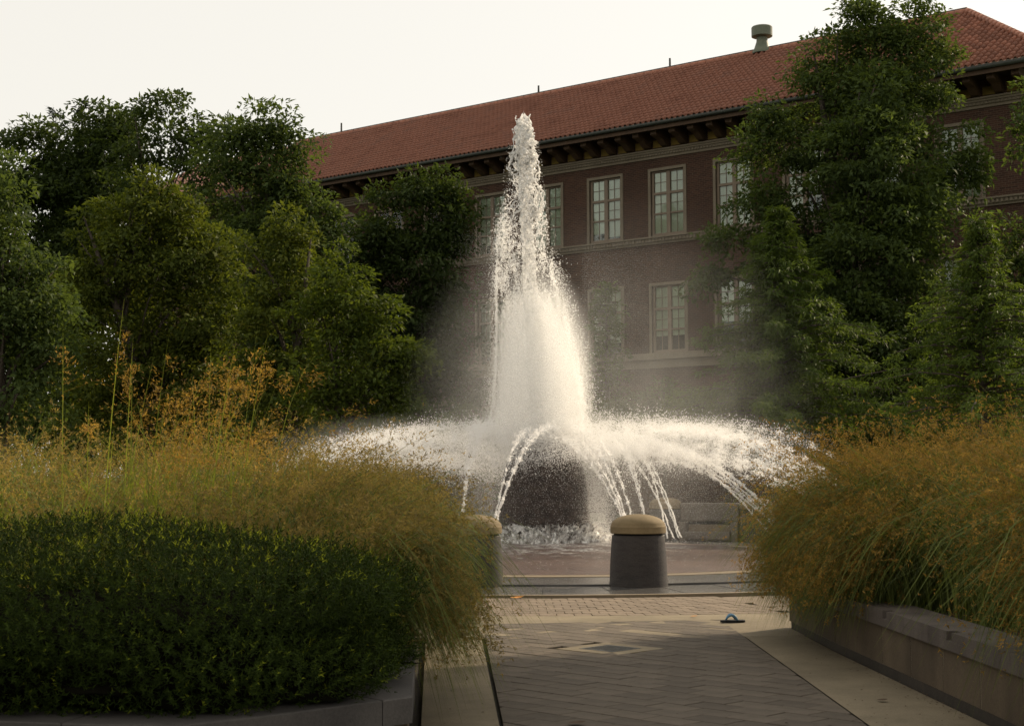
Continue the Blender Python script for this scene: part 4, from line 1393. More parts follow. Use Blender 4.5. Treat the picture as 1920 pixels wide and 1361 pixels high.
def fringe(root, line, dx, n, pm):
    """arching leaves and seed heads that spill over the coping and hang down the wall"""
    b0 = np.array(root.location)
    k = rng.integers(0, len(line) - 1, n)
    f_ = rng.random((n, 1))
    la = np.array(line)
    base = np.concatenate([la[k] * (1 - f_) + la[k + 1] * f_, np.full((n, 1), 0.44)], 1)
    base[:, 0] += rng.normal(0, 0.04, n)
    az = (0 if dx > 0 else math.pi) + rng.normal(-0.25 * dx, 0.45, n)
    hh = rng.uniform(0.4, 0.85, n)
    reach = rng.uniform(0.42, 0.85, n)
    dr_ = rng.uniform(1.2, 2.0, n)
    bl_ = blades(base, az, reach, hh, rng.uniform(0.005, 0.011, n), dr_, seg=7)
    link('hanging_blades', mesh_np('hanging_blades', bl_[0] - b0, bl_[1], bl_[2]), root, M['blade'])['kind'] = 'stuff'
    h_ = n // 2
    pv = panicles(base[:h_], az[:h_], reach[:h_], hh[:h_] * 1.1, dr_[:h_], nb=13, ns=3, spk=(0.026, 0.0085))
    link('hanging_seed_heads', mesh_np('hanging_seed_heads', pv[0] - b0, pv[1], pv[2]), root, pm)['kind'] = 'stuff'
fringe(right_grass, [(3.10, 12.3), (3.06, 14.0), (3.05, 15.2)], -1, 1500, M['panicle'])
fringe(left_grass, [(-0.85, 8.9), (-0.95, 11.0), (-1.2, 14.6)], 1, 1300, M['panicle_left'])

# the tall upright clump that stands above the left bed
def tall_clump():
    c = np.array([-2.32, 10.0])
    root = empty('tall_grass_clump', (c[0], c[1], 0.42))
    tag(root, 'tall upright grass clump with bright green stems above the left bed', 'ornamental grass')
    b0 = np.array([c[0], c[1], 0.42])
    m = 46
    base = np.stack([c[0] + rng.normal(0, 0.28, m), c[1] + rng.normal(0, 0.2, m), np.full(m, 0.4)], 1)
    az = rng.normal(0.35, 0.9, m) * 1.0
    hh = rng.uniform(1.6, 2.45, m)
    reach = hh * rng.uniform(0.05, 0.34, m)
    dr_ = rng.uniform(0, 0.35, m)
    st = blades(base, az, reach, hh, np.full(m, 0.009), dr_ * 0.9, seg=6, tint=rng.uniform(0.6, 1.0, m))
    bl_m = 110
    bb = np.stack([c[0] + rng.normal(0, 0.3, bl_m), c[1] + rng.normal(0, 0.2, bl_m), np.full(bl_m, 0.4)], 1)
    hb = rng.uniform(1.2, 1.75, bl_m)
    bl = blades(bb, rng.random(bl_m) * 6.28, hb * rng.uniform(0.1, 0.4, bl_m), hb, rng.uniform(0.009, 0.015, bl_m), rng.uniform(0.05, 0.6, bl_m), tint=rng.uniform(0.5, 1.0, bl_m))
    v, f, t = cat_quads([st, bl])
    link('stems', mesh_np('stems', v - b0, f, t), root, M['tall_blade'])['kind'] = 'stuff'
    pv = panicles(base, az, reach, hh, dr_ + 0.2, nb=20, ns=5, frac=0.34, size=1.7, spk=(0.024, 0.008))
    link('seed_heads', mesh_np('seed_heads', pv[0] - b0, pv[1], pv[2]), root, M['panicle'])['kind'] = 'stuff'
M['tall_blade'] = leaf_mat('tall_grass_blade', (0.08, 0.105, 0.02), (0.19, 0.22, 0.04), 0.5)
tall_clump()
# a low clump beyond the ring on the right, seen over the spray
fg = []
for k in range(16):
    q = P(1500 + 14 * k, 860, 37 + 1.5 * rng.random())
    fg.append((q[0], q[1], 2.0 + rng.uniform(-0.2, 0.2), 0, 0, 0))
grass_bed('ornamental_grass', 'distant green grass clumps beyond the fountain just left of the golden grass', fg, M['panicle_left'], 60, 14)

# ------------------------------------------------------------------ small things on the paving
sd_ = empty('flip_flop', (2.32, 15.86, 0.0), R(6))
tag(sd_, 'lone dark flip flop with blue straps left at the pavement edge', 'sandal')
b = MB()
out_ = []
for k in range(28):
    a = 2 * math.pi * k / 28
    x = 0.135 * math.cos(a)
    out_.append((x, (0.045 - 0.010 * math.cos(a) * -1) * math.sin(a)))
b.prism(out_, 0.002, 0.026, 0.004)
b.build('sole', M['rubber'], sd_)
for s in (-1, 1):
    b = MB()
    pts = []
    for k in range(9):
        t = k / 8
        pts.append((-0.075 + 0.115 * t, s * 0.040 * math.sin(t * math.pi / 2) , 0.026 + 0.052 * math.sin(t * math.pi) ** 0.8))
    b.tube(pts, [0.008, 0.010, 0.012, 0.014, 0.015, 0.015, 0.014, 0.012, 0.010], 8)
    b.build('strap', M['strap'], sd_, True)

def flat_leaf(name, label, x, y, size, m_, z=0.0, rz=0.0, curl=0.3):
    b = MB()
    n = 7
    vs_, fs_ = [], []
    for i in range(n):
        t = i / (n - 1)
        w_ = 0.42 * size * math.sin(math.pi * min(1, t * 0.95 + 0.03)) ** 0.8
        zc = 0.012 + curl * size * (t - 0.4) ** 2
        vs_ += [(size * (t - 0.5), -w_, zc + curl * 0.35 * w_), (size * (t - 0.5), 0, zc), (size * (t - 0.5), w_, zc + curl * 0.5 * w_)]
    for i in range(n - 1):
        for j in range(2):
            a = i * 3 + j
            fs_.append((a, a + 3, a + 4, a + 1))
    b.add(vs_, fs_)
    o = b.build(name, m_, None, True, (x, y, z))
    o.rotation_euler = (0, 0, rz)
    tag(o, label, 'leaf', 'fallen leaves on the paving')
    return o
flat_leaf('fallen_leaf', 'orange leaf lying against the dark kerb line', 0.06, 18.86, 0.17, M['dry_leaf'], 0.0, 0.3, 0.5)
flat_leaf('fallen_leaf', 'small orange leaf on the pale concrete band near the flip flop', 1.98, 16.42, 0.08, M['dry_leaf'], 0.0, 0.1)
flat_leaf('fallen_leaf', 'dark leaf alone on the concrete margin right of the path', 2.53, 10.35, 0.075, M['brown_leaf'], -0.003, 0.1)
flat_leaf('fallen_leaf', 'dark leaf at the very bottom of the path', 0.40, 9.42, 0.11, M['brown_leaf'], 0.0, 0.2)
# leaf litter and crumbs, mostly in the angle between wall and paving
lit = []
for k in range(420):
    if k < 260:
        y = rng.uniform(8.6, 14.4); x = 2.93 - (y - 9.28) * 0.024 - abs(rng.normal(0, 0.06)) + 0.02
    elif k < 330:
        y = rng.uniform(8.8, 13); x = rng.uniform(xr(y) + 0.05, 2.85)
    elif k < 380:
        y = rng.uniform(8.8, 15.5); x = rng.uniform(xl(y), xr(y))
    else:
        y = rng.uniform(8.8, 13); x = rng.uniform(-0.5, xl(y))
    s_ = rng.uniform(0.004, 0.017)
    a = rng.random() * 6.28
    lit.append([(x + s_ * math.cos(a + q_) * (1 if q_ % 3.2 < 1 else 0.5), y + s_ * math.sin(a + q_) * (1 if q_ % 3.2 < 1 else 0.5), 0.003 + 0.006 * rng.random()) for q_ in (0, 1.57, 3.14, 4.71)])
lv = np.array(lit).reshape(-1, 3)
o = link('leaf_litter', mesh_np('leaf_litter', lv, np.arange(len(lv)).reshape(-1, 4)), None, M['brown_leaf'])
tag(o, 'crumbs of dead leaf scattered along the planter wall and path', 'leaf litter', kind='stuff')
# the long gap filled with dirt along both sides of the path is the joint sheet showing through

# ------------------------------------------------------------------ water
def points_group():
    ng = bpy.data.node_groups.new('drops_from_points', 'GeometryNodeTree')
    ng.interface.new_socket('Geometry', in_out='INPUT', socket_type='NodeSocketGeometry')
    ng.interface.new_socket('Material', in_out='INPUT', socket_type='NodeSocketMaterial')
    ng.interface.new_socket('Geometry', in_out='OUTPUT', socket_type='NodeSocketGeometry')
    gi = ng.nodes.new('NodeGroupInput'); go = ng.nodes.new('NodeGroupOutput')
    na_ = ng.nodes.new('GeometryNodeInputNamedAttribute'); na_.data_type = 'FLOAT'; na_.inputs[0].default_value = 'rad'
    cmp_ = ng.nodes.new('FunctionNodeCompare'); cmp_.data_type = 'FLOAT'; cmp_.operation = 'GREATER_THAN'; cmp_.inputs[1].default_value = 1e-6
    mp = ng.nodes.new('GeometryNodeMeshToPoints')
    sm = ng.nodes.new('GeometryNodeSetMaterial')
    jn = ng.nodes.new('GeometryNodeJoinGeometry')
    lk = ng.links.new
    lk(na_.outputs[0], cmp_.inputs[0])
    lk(gi.outputs[0], mp.inputs['Mesh']); lk(cmp_.outputs[0], mp.inputs['Selection']); lk(na_.outputs[0], mp.inputs['Radius'])
    lk(mp.outputs[0], sm.inputs[0]); lk(gi.outputs[1], sm.inputs['Material'])
    lk(gi.outputs[0], jn.inputs[0]); lk(sm.outputs[0], jn.inputs[0])
    lk(jn.outputs[0], go.inputs[0])
    return ng
NG = points_group()
OCT = np.array([(1, 0, 0), (-1, 0, 0), (0, 1, 0), (0, -1, 0), (0, 0, 1), (0, 0, -1)], float)
OCF = np.array([(0, 2, 4), (2, 1, 4), (1, 3, 4), (3, 0, 4), (2, 0, 5), (1, 2, 5), (3, 1, 5), (0, 3, 5)])
def water_object(name, pts, rad, big, bigr, m_, parent=None, origin=(0, 0, 0), extra=None, stretch=1.6):
    """fine drops as points, larger drops (and any extra sheet) as real faces in the same object"""
    origin = np.array(origin)
    vb = (OCT[None] * bigr[:, None, None] * rng.uniform(0.6, 1.3, (len(big), 1, 3)) * np.array([1, 1, stretch]) + big[:, None]).reshape(-1, 3)
    fb = (np.arange(len(big))[:, None, None] * 6 + OCF[None]).reshape(-1, 3)
    nb_ = len(vb)
    vs_ = [vb]
    fs_ = [fb]
    if extra is not None:
        ev, ef = extra
        vs_.append(ev); fs_.append(ef + nb_); nb_ += len(ev)
    vs_.append(pts)
    v = np.concatenate(vs_) - origin
    me = mesh_np(name, v, np.concatenate(fs_))
    at = me.attributes.new('rad', 'FLOAT', 'POINT')
    at.data.foreach_set('value', np.concatenate([np.zeros(nb_), rad]).astype(np.float32))
    o = link(name, me, parent, m_, tuple(origin))
    mod = o.modifiers.new('drops', 'NODES')
    mod.node_group = NG
    for it in NG.interface.items_tree:
        if it.in_out == 'INPUT' and it.name == 'Material': mod[it.identifier] = m_
    return o

YC = FC[1]
def jx(px): return (px - 960.0) * YC / FPX
def jz(py): return P(1010, py, YC)[2]
ys_l = [215, 240, 270, 300, 340, 400, 450, 550, 650, 720, 790, 815]
x_l = [972, 966, 961, 957, 954, 944, 934, 931, 931, 928, 921, 905]
x_r = [996, 1004, 1008, 1010, 1014, 1024, 1030, 1046, 1074, 1088, 1098, 1112]
def lims(py): return np.interp(py, ys_l, x_l), np.interp(py, ys_l, x_r)
def row_z(py): return np.interp(py, [200, 820], [jz(200), jz(820)])

def in_column(py, frac):
    """points in the falling column: height by row, plan in a disc between the edges"""
    a, c = lims(py)
    cx, hw = (a + c) / 2, (c - a) / 2
    th_ = rng.random(len(py)) * 2 * math.pi
    return np.stack([jx(cx) + jx(960 + hw) * frac * np.cos(th_), YC + jx(960 + hw) * frac * np.sin(th_), row_z(py)], 1)

FP, FR = [], []                     # fine drops of the whole fountain: one spray
def fine(p, r):
    FP.append(p); FR.append(np.broadcast_to(np.asarray(r, float), (len(p),)))
BP, BR = [], []                     # drops big enough to see in the column
def bigd(p, r):
    BP.append(p); BR.append(np.broadcast_to(np.asarray(r, float), (len(p),)))

def strings(n, y0, y1, pw, npt, ln, wid, r0, r1, wav, fr=None, beta=None, sink=None):
    """wandering strings of drops"""
    py_ = y0 + (y1 - y0) * rng.random(n) ** pw
    if beta is None:
        c = in_column(py_, fr[0] + (fr[1] - fr[0]) * rng.random(n))
    else:
        a, cc_ = lims(py_)
        c = np.stack([jx(a + (cc_ - a) * rng.beta(beta[0], beta[1], n)), YC + rng.normal(0, 0.10, n), row_z(py_)], 1)
    L_ = ln * rng.uniform(0.4, 1.6, n)
    t = np.linspace(-0.5, 0.5, npt)[None]
    ph = rng.random((n, 4)) * 6.28
    am = wav * rng.uniform(0.3, 1.4, (n, 1))
    k1 = rng.uniform(3, 9, (n, 1))
    k2 = rng.uniform(8, 18, (n, 1))
    x = c[:, :1] + am * (np.sin(t * k1 + ph[:, :1]) + 0.4 * np.sin(t * k2 + ph[:, 2:3])) + rng.normal(0, wid, (n, npt))
    y = c[:, 1:2] + am * np.cos(t * k1 * 1.3 + ph[:, 1:2]) + rng.normal(0, wid, (n, npt))
    z = c[:, 2:3] + L_[:, None] * t + 0.5 * am * np.sin(t * k2 + ph[:, 3:4]) + rng.normal(0, wid, (n, npt))
    p = np.stack([x, y, z], -1).reshape(-1, 3)
    r = np.repeat(rng.uniform(r0, r1, n), npt) * rng.uniform(0.55, 1.25, n * npt)
    (sink or fine)(p, r)

# lower body: dense and soft, combed by falling water
py = 550 + 260 * rng.random(110000) ** 0.62
fr_ = np.sqrt(rng.random(len(py)))
fine(in_column(py, fr_ * np.interp(py, [545, 620, 800], [0.72, 0.93, 0.98])), rng.uniform(0.003, 0.0068, len(py)))
strings(260, 560, 800, 0.8, 60, 0.8, 0.008, 0.003, 0.0055, 0.012, fr=(0.3, 1.0))
# middle: thinner veil and torn strings
py = 380 + 230 * rng.random(6000) ** 0.5
fine(in_column(py, np.sqrt(rng.random(len(py)))), rng.uniform(0.0025, 0.006, len(py)))
strings(130, 330, 620, 0.6, 50, 0.34, 0.012, 0.004, 0.008, 0.04, fr=(0.35, 1.0))
strings(70, 410, 550, 0.9, 60, 0.26, 0.024, 0.004, 0.009, 0.07, beta=(1.2, 7.0))
strings(70, 470, 800, 0.8, 60, 0.6, 0.008, 0.003, 0.006, 0.015, beta=(0.25, 14))
strings(80, 470, 800, 0.8, 60, 0.5, 0.012, 0.004, 0.007, 0.03, beta=(14, 0.4))
# head: lacework on the left, sheet on the right
strings(46, 232, 400, 0.9, 60, 0.34, 0.003, 0.008, 0.014, 0.085, fr=(0.55, 1.02), sink=bigd)
strings(18, 235, 330, 0.9, 60, 0.3, 0.004, 0.010, 0.018, 0.06, beta=(1.2, 3), sink=bigd)
strings(26, 240, 420, 0.9, 60, 0.36, 0.004, 0.009, 0.016, 0.05, beta=(4, 1.3), sink=bigd)
strings(30, 380, 520, 0.9, 50, 0.3, 0.004, 0.005, 0.011, 0.07, beta=(5, 1.2), sink=bigd)
strings(16, 390, 470, 0.9, 40, 0.2, 0.008, 0.006, 0.013, 0.06, beta=(1.2, 6), sink=bigd)
# thrown drops, right and left
n = 5600
py = 480 + 330 * rng.random(n) ** 0.7
_, c = lims(py)
fine(np.stack([jx(c - 6) + np.abs(rng.normal(0, 0.15, n)), YC + rng.normal(0, 0.45, n), row_z(py)], 1), rng.uniform(0.0035, 0.009, n))
n = 3400
py = 380 + 430 * rng.random(n) ** 0.7
a, _ = lims(py)
fine(np.stack([jx(a + 3) - np.abs(rng.normal(0, 0.10, n)), YC + rng.normal(0, 0.4, n), row_z(py)], 1), rng.uniform(0.003, 0.007, n))
n = 2200
py = 270 + 260 * rng.random(n)
fine(in_column(py, 0.75 + 0.6 * rng.random(n)), rng.uniform(0.003, 0.007, n))
n = 1500
py = 330 + 470 * rng.random(n) ** 0.8
bigd(in_column(py, 0.6 + 0.5 * rng.random(n)), rng.uniform(0.006, 0.014, n))

# the core: one rope of white water, lumpy, flaring into the head
cy = np.array([830, 760, 700, 640, 600, 560, 520, 470, 430, 390, 350, 310, 270, 240, 224, 214])
cx = np.array([1008, 1007, 1006, 1004, 1001, 998, 994, 991, 990, 990, 989, 989, 988, 987, 986, 984])
cr = np.array([0.10, 0.12, 0.13, 0.13, 0.13, 0.125, 0.11, 0.098, 0.096, 0.10, 0.11, 0.125, 0.15, 0.135, 0.085, 0.02])
nr_, ns_ = 300, 30
yy = np.linspace(830, 214, nr_)
xx = np.interp(yy, cy[::-1], cx[::-1]); r_ = np.interp(yy, cy[::-1], cr[::-1])
th = np.linspace(0, 2 * math.pi, ns_, endpoint=False)
TH, YY = np.meshgrid(th, yy)
nz = (0.26 * np.sin(3 * TH + YY * 0.07) * np.sin(YY * 0.11 + 2 * TH) + 0.20 * np.sin(5 * TH - YY * 0.16 + 1) + 0.16 * np.sin(9 * TH + YY * 0.31) + 0.12 * rng.standard_normal(TH.shape))
RRr = r_[:, None] * (1 + nz)
zz = np.interp(yy, [200, 840], [jz(200), jz(840)])
rope = np.stack([jx(xx)[:, None] + RRr * np.cos(TH), YC + RRr * np.sin(TH), zz[:, None] + 0.02 * rng.standard_normal(TH.shape)], -1).reshape(-1, 3)
i, j = np.meshgrid(np.arange(nr_ - 1), np.arange(ns_), indexing='ij')
i, j = i.ravel(), j.ravel()
quad = np.stack([i * ns_ + j, i * ns_ + (j + 1) % ns_, (i + 1) * ns_ + (j + 1) % ns_, (i + 1) * ns_ + j], 1)
rope_f = np.concatenate([quad[:, [0, 1, 2]], quad[:, [0, 2, 3]]])

def drops_part(big, bigr, m_, root, origin, stretch=1.6):
    vb = (OCT[None] * bigr[:, None, None] * rng.uniform(0.6, 1.3, (len(big), 1, 3)) * np.array([1, 1, stretch]) + big[:, None]).reshape(-1, 3)
    fb = (np.arange(len(big))[:, None, None] * 6 + OCF[None]).reshape(-1, 3)
    o = link('drops', mesh_np('drops', vb - np.array(origin), fb, smooth=True), root, m_)
    o['kind'] = 'stuff'
    return o
jet_o = np.array([FC[0], FC[1], 2.3])
jet = empty('water_jet', tuple(jet_o))
tag(jet, 'tall white column of water shooting up from the dome', 'water jet')
link('water_rope', mesh_np('water_rope', rope - jet_o, rope_f, smooth=True), jet, M['water'])
drops_part(np.concatenate(BP), np.concatenate(BR), M['water'], jet, jet_o)

# arching side streams from the nozzle ring to the dome
BASE = np.array([FC[0], FC[1], 0.0])
def stream(label, nx, ny, peaks, per, nbig, spread_end, noz=0.0, tmax=0.60, r0=0.004, r1=0.009, pw=1.7):
    """nozzles near (nx, ny) from the centre; peaks: plan x, plan y, height the jets rise to"""
    B_, BR_ = [], []
    org = np.array([FC[0] + nx, FC[1] + ny, 0.2])
    root = empty('water_stream', tuple(org))
    tag(root, label, 'water stream', 'arching streams of the fountain')
    for (kx, ky, kz) in peaks:
        ox, oy = nx + rng.uniform(-noz, noz), ny + rng.uniform(-noz, noz)
        def at_(t): return np.stack([ox + 2 * (kx - ox) * t, oy + 2 * (ky - oy) * t, 0.22 + 4 * (kz - 0.22) * t * (1 - t)], 1)
        ph = rng.random() * 6
        t = rng.random(per) ** 0.85 * tmax
        t = t + 0.010 * np.sin(t * 160 + ph)
        s_ = 0.008 + spread_end * (t / tmax) ** pw
        p = at_(t) + rng.standard_normal((per, 3)) * s_[:, None] * rng.uniform(0.15, 1.0, (per, 1))
        p[:, 2] -= 0.5 * spread_end * (t / tmax) ** 2 * rng.random(per) ** 2
        fine(p + BASE, rng.uniform(r0, r1, per))
        tb_ = rng.random(nbig) ** 0.8 * tmax
        tb_ = tb_ + 0.012 * np.sin(tb_ * 160 + ph)
        sb = 0.010 + 0.8 * spread_end * (tb_ / tmax) ** pw
        B_.append(at_(tb_) + rng.standard_normal((nbig, 3)) * sb[:, None]); BR_.append(rng.uniform(0.006, 0.013, nbig))
        nt_ = 70
        tt = np.linspace(0, 0.24, nt_)
        c = at_(tt) + rng.normal(0, 0.005, (nt_, 3)) + 0.012 * np.sin(np.arange(nt_) * 0.35 + ph)[:, None] * np.array([0.6, 0.2, 1.0])
        rr_ = (0.010 + 0.010 * np.abs(np.sin(np.arange(nt_) * 0.8 + ph))) * np.linspace(1, 0.25, nt_)
        an = np.linspace(0, 2 * math.pi, 6, endpoint=False)
        ring = np.stack([np.cos(an), 0.6 * np.sin(an), 0.8 * np.sin(an)], 1)
        tv_ = (c[:, None] + ring[None] * rr_[:, None, None]).reshape(-1, 3)
        i, j = np.meshgrid(np.arange(nt_ - 1), np.arange(6), indexing='ij'); i, j = i.ravel(), j.ravel()
        qd = np.stack([i * 6 + j, i * 6 + (j + 1) % 6, (i + 1) * 6 + (j + 1) % 6, (i + 1) * 6 + j], 1)
        link('water_rope', mesh_np('water_rope', tv_ + BASE - org, qd, smooth=True), root, M['drops'])
    drops_part(np.concatenate(B_) + BASE, np.concatenate(BR_), M['drops'], root, org, 1.2)
    nb = MB()
    nb.lathe([(0.07, -0.2), (0.07, -0.06), (0.035, 0.0), (0.02, 0.0)], 12)
    nb.build('nozzle', M['iron'], root)
    return root
def fan(kx, ky, kz, n, wx, wy, wz):
    q_ = np.linspace(-1, 1, n) if n > 1 else np.array([0.0])
    return [(kx + wx * q_[k] + rng.uniform(-wx, wx) * 0.3, ky + rng.uniform(-wy, wy), kz + rng.uniform(-wz, wz)) for k in range(n)]
stream('stream arching up over the left front of the dome', -1.02, -4.5, fan(0.05, -0.9, 2.42, 3, 0.26, 0.2, 0.08), 900, 330, 0.10, 0.06)
stream('thin stream rising along the left side of the dome', -1.45, -3.4, fan(-1.12, -0.5, 2.45, 2, 0.12, 0.2, 0.1), 1100, 300, 0.14, 0.06)
stream('streams arching from behind the central bollard towards the dome', 1.45, -4.4, fan(0.42, -0.9, 2.32, 4, 0.30, 0.2, 0.14), 800, 300, 0.11, 0.08)
stream('short steep streams just right of the central bollard top', 1.75, -3.0, fan(1.25, -0.2, 2.1, 2, 0.14, 0.2, 0.2), 700, 260, 0.09, 0.08)
stream('bundle of ropy streams slanting down to the right hand grass', 4.75, 1.2, fan(1.65, 0.5, 2.20, 6, 0.40, 0.4, 0.20), 2600, 900, 0.14, 0.22, pw=2.4)
stream('dense white spray sweeping out above the right hand grass', 6.7, -1.2, fan(1.95, -0.4, 2.16, 18, 1.1, 0.9, 0.34), 3000, 360, 0.22, 0.45, 0.72, 0.0035, 0.0075)
stream('upper misty spray on the right against the dark cypress', 6.8, 1.0, fan(1.75, 0.3, 2.44, 10, 0.9, 0.8, 0.12), 2600, 260, 0.22, 0.45, 0.72, 0.0035, 0.0075)
stream('small far streams behind the bollard in front of the bench', 2.85, 4.1, fan(1.5, 1.6, 2.2, 4, 0.25, 0.3, 0.15), 800, 260, 0.07, 0.15)
stream('dense white spray sweeping left behind the left hand grass', -6.7, -1.2, fan(-1.95, -0.4, 2.26, 13, 1.1, 0.9, 0.22), 3000, 260, 0.22, 0.45, 0.72, 0.0035, 0.0075)
stream('lower spray on the left showing over the grass tips', -6.2, 1.2, fan(-2.2, 0.5, 2.10, 9, 0.9, 0.7, 0.30), 3600, 240, 0.30, 0.4, 0.72, 0.0035, 0.0075)

# water falling over the dome, splash and drizzle
n = 16000
a = rng.random(n) * 2 * math.pi
z = 0.45 + 2.0 * rng.random(n) ** 0.75
rd = np.array([dome_r(max(0, min(1.95, zz_ - 0.3))) for zz_ in z]) + 0.04 + np.abs(rng.normal(0, 0.30, n))
fine(np.stack([FC[0] + rd * np.cos(a), FC[1] + rd * np.sin(a), z], 1), rng.uniform(0.0022, 0.0050, n))
n = 7000                                                 # where the streams meet over the dome
a = rng.random(n) * 2 * math.pi
rd = 1.35 * np.sqrt(rng.random(n))
fine(np.stack([FC[0] + rd * np.cos(a), FC[1] + rd * np.sin(a), 2.22 + rng.normal(0, 0.17, n) - 0.16 * rd ** 2], 1), rng.uniform(0.003, 0.008, n))
n = 15000                                                # bright fall on the right of the dome
fine(np.stack([FC[0] + 0.98 + rng.normal(0, 0.16, n), FC[1] - 0.35 + rng.normal(0, 0.3, n), 0.4 + 1.85 * rng.random(n)], 1), rng.uniform(0.0025, 0.0055, n))
n = 6000
a = rng.random(n) * 2 * math.pi
rd = 0.82 + np.abs(rng.normal(0, 0.30, n))
fine(np.stack([FC[0] + rd * np.cos(a), FC[1] + rd * np.sin(a), 0.36 + np.abs(rng.normal(0, 0.13, n))], 1), rng.uniform(0.003, 0.008, n))
n = 2400                                                 # single drops thrown over the right spray
q = np.stack([FC[0] + rng.uniform(1.0, 4.6, n), FC[1] + rng.normal(0.6, 0.6, n), 2.50 + np.abs(rng.normal(0, 0.15, n))], 1)
q[:, 2] -= 0.040 * (q[:, 0] - FC[0] - 1.0) ** 2
fine(q, rng.uniform(0.004, 0.010, n))
n = 34000                                                # drizzle under the arches
q = np.stack([FC[0] + rng.uniform(0.9, 5.2, n) * rng.choice([1, 1, -1], n), FC[1] + rng.normal(0.2, 1.0, n), 0.3 + 2.0 * rng.random(n) ** 0.7], 1)
fine(q, rng.uniform(0.0016, 0.0036, n))
n = 2500                                                 # splash on the apron
a = rng.random(n) * 2 * math.pi
rd = 1.2 + 3.7 * rng.random(n)
fine(np.stack([FC[0] + rd * np.cos(a), FC[1] + rd * np.sin(a), 0.36 - 0.28 * ((rd - 1.2) / 3.9) + np.abs(rng.normal(0, 0.05, n))], 1), rng.uniform(0.002, 0.005, n))
TRI = (np.array([[FC[0], FC[1], 2.0], [FC[0] + 0.005, FC[1], 2.0], [FC[0], FC[1] + 0.005, 2.005]]), np.array([[0, 1, 2]]))
o = water_object('water_spray', np.concatenate(FP), np.concatenate(FR), np.zeros((0, 3)), np.zeros(0), M['drops'], None, (FC[0], FC[1], 0.3), TRI)
tag(o, 'flying drops of the column, the arching streams and the dome', 'spray', kind='stuff')

# drifting mist
pp, rr2 = [], []
n = 60000
z = 0.6 + 5.4 * rng.random(n) ** 1.35
pp.append(np.stack([FC[0] - 0.93 - np.abs(rng.normal(0, 0.42, n)) * (0.6 + 0.5 * (1 - z / 6)), FC[1] + rng.normal(0, 0.7, n), z], 1)); rr2.append(rng.uniform(0.0008, 0.0018, n))
n = 70000
z = 0.6 + 5.2 * rng.random(n) ** 1.4
pp.append(np.stack([FC[0] + 0.75 + np.abs(rng.normal(0, 0.85, n)), FC[1] + rng.normal(0.2, 0.8, n), z], 1)); rr2.append(rng.uniform(0.0008, 0.0018, n))
n = 60000
pp.append(np.stack([FC[0] + rng.normal(1.4, 2.4, n), FC[1] + rng.normal(0.8, 1.6, n), 0.3 + np.abs(rng.normal(0, 2.2, n))], 1)); rr2.append(rng.uniform(0.0008, 0.0015, n))
o = water_object('mist', np.concatenate(pp), np.concatenate(rr2), np.zeros((0, 3)), np.zeros(0), M['mist'], None, (FC[0], FC[1], 1.0), TRI)
tag(o, 'fine mist drifting round the column of water', 'mist', kind='stuff')

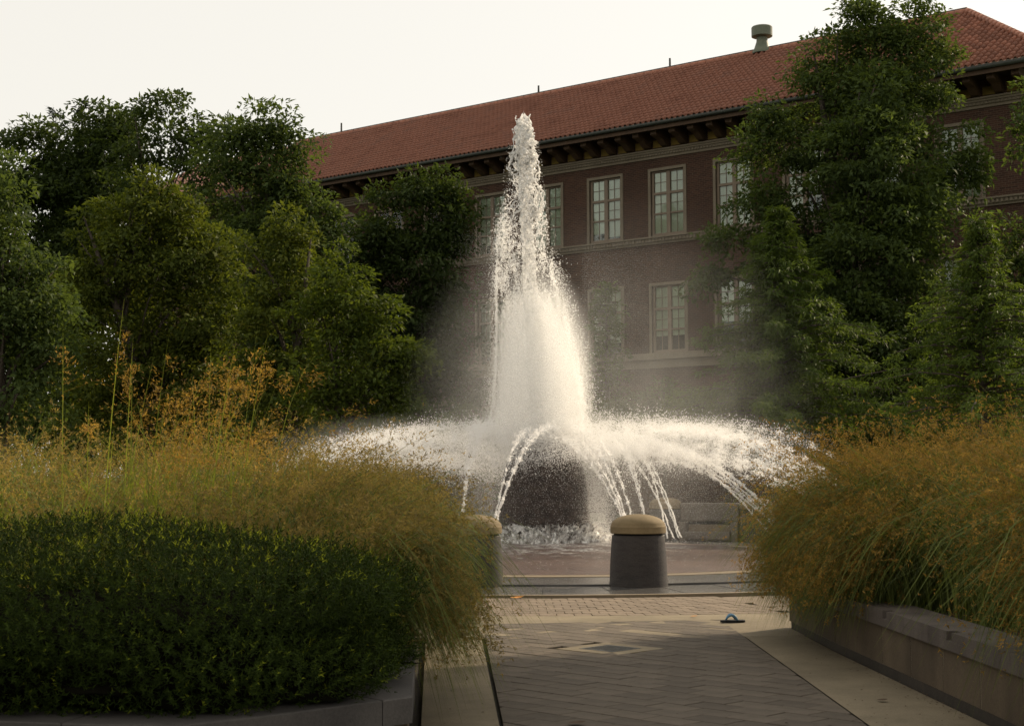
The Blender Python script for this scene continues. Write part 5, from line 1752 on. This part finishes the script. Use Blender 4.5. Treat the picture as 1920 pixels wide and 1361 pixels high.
# soft mist the drops fade into: thin volumes of fog, densest at their middle
def fog_mat(name, dens, power, aniso, noise_scale=0.0, zfade=None):
    m, t, n, l, b = mat(name)
    n.remove(b)
    tc = n.new('ShaderNodeTexCoord')
    mp = n.new('ShaderNodeMapping')                # generated box -> -1..1
    mp.inputs['Scale'].default_value = (2, 2, 2)
    mp.inputs['Location'].default_value = (-1, -1, -1)
    l.new(tc.outputs['Generated'], mp.inputs[0])
    ln = n.new('ShaderNodeVectorMath'); ln.operation = 'LENGTH'
    l.new(mp.outputs[0], ln.inputs[0])
    mr = n.new('ShaderNodeMapRange'); mr.inputs['From Min'].default_value = 1.0; mr.inputs['From Max'].default_value = 0.0
    l.new(ln.outputs['Value'], mr.inputs['Value'])
    pw_ = n.new('ShaderNodeMath'); pw_.operation = 'POWER'; pw_.inputs[1].default_value = power
    l.new(mr.outputs[0], pw_.inputs[0])
    ml = n.new('ShaderNodeMath'); ml.operation = 'MULTIPLY'; ml.inputs[1].default_value = dens
    l.new(pw_.outputs[0], ml.inputs[0])
    src = ml.outputs[0]
    if noise_scale > 0:
        nz_ = noise_node(t, noise_scale, 3, 0.6)
        r_ = n.new('ShaderNodeMapRange'); r_.inputs['From Min'].default_value = 0.3; r_.inputs['From Max'].default_value = 0.7; r_.inputs['To Min'].default_value = 0.35; r_.inputs['To Max'].default_value = 1.5
        l.new(nz_.outputs[0], r_.inputs['Value'])
        m2 = n.new('ShaderNodeMath'); m2.operation = 'MULTIPLY'
        l.new(src, m2.inputs[0]); l.new(r_.outputs[0], m2.inputs[1])
        src = m2.outputs[0]
    pv_ = n.new('ShaderNodeVolumePrincipled')
    pv_.inputs['Color'].default_value = (0.995, 0.995, 0.99, 1)
    pv_.inputs['Anisotropy'].default_value = aniso
    l.new(src, pv_.inputs['Density'])
    l.new(pv_.outputs[0], n['Material Output'].inputs['Volume'])
    return m
def fog(label, c, r, dens, power, aniso=0.35, noise_scale=0.0):
    u_, v_ = np.meshgrid(np.linspace(0, 2 * math.pi, 24, endpoint=False), np.linspace(-math.pi / 2 + 0.001, math.pi / 2 - 0.001, 13))
    dd_ = np.stack([np.cos(v_) * np.cos(u_), np.cos(v_) * np.sin(u_), np.sin(v_)], -1).reshape(-1, 3)
    fc_ = [(i * 24 + j, i * 24 + (j + 1) % 24, (i + 1) * 24 + (j + 1) % 24, (i + 1) * 24 + j) for i in range(12) for j in range(24)]
    o = link('mist', mesh_np('mist', dd_ * np.array(r), np.array(fc_)), None, fog_mat('mist_volume', dens, power, aniso, noise_scale), tuple(c))
    tag(o, label, 'mist', kind='stuff')
    return o
sc.cycles.volume_bounces = 7
sc.cycles.volume_step_rate = 1.0
fog('white cloud of spray round the lower column of water', (FC[0] - 0.02, FC[1], 3.3), (1.05, 1.05, 2.3), 3.2, 1.3, 0.3)
fog('mist drifting off the fountain towards the right', (FC[0] + 1.7, FC[1] + 0.6, 2.6), (3.9, 2.2, 4.8), 0.11, 1.7, 0.45, 0.9)
fog('mist hanging left of the column of water', (FC[0] - 0.9, FC[1] + 0.3, 2.6), (1.9, 1.5, 3.4), 0.24, 1.7, 0.45, 0.9)
fog('mist in the right hand spray', (FC[0] + 2.7, FC[1], 2.05), (2.5, 1.5, 0.75), 0.24, 1.3, 0.4)
fog('mist in the left hand spray', (FC[0] - 2.7, FC[1], 2.05), (2.5, 1.5, 0.70), 0.24, 1.3, 0.4)
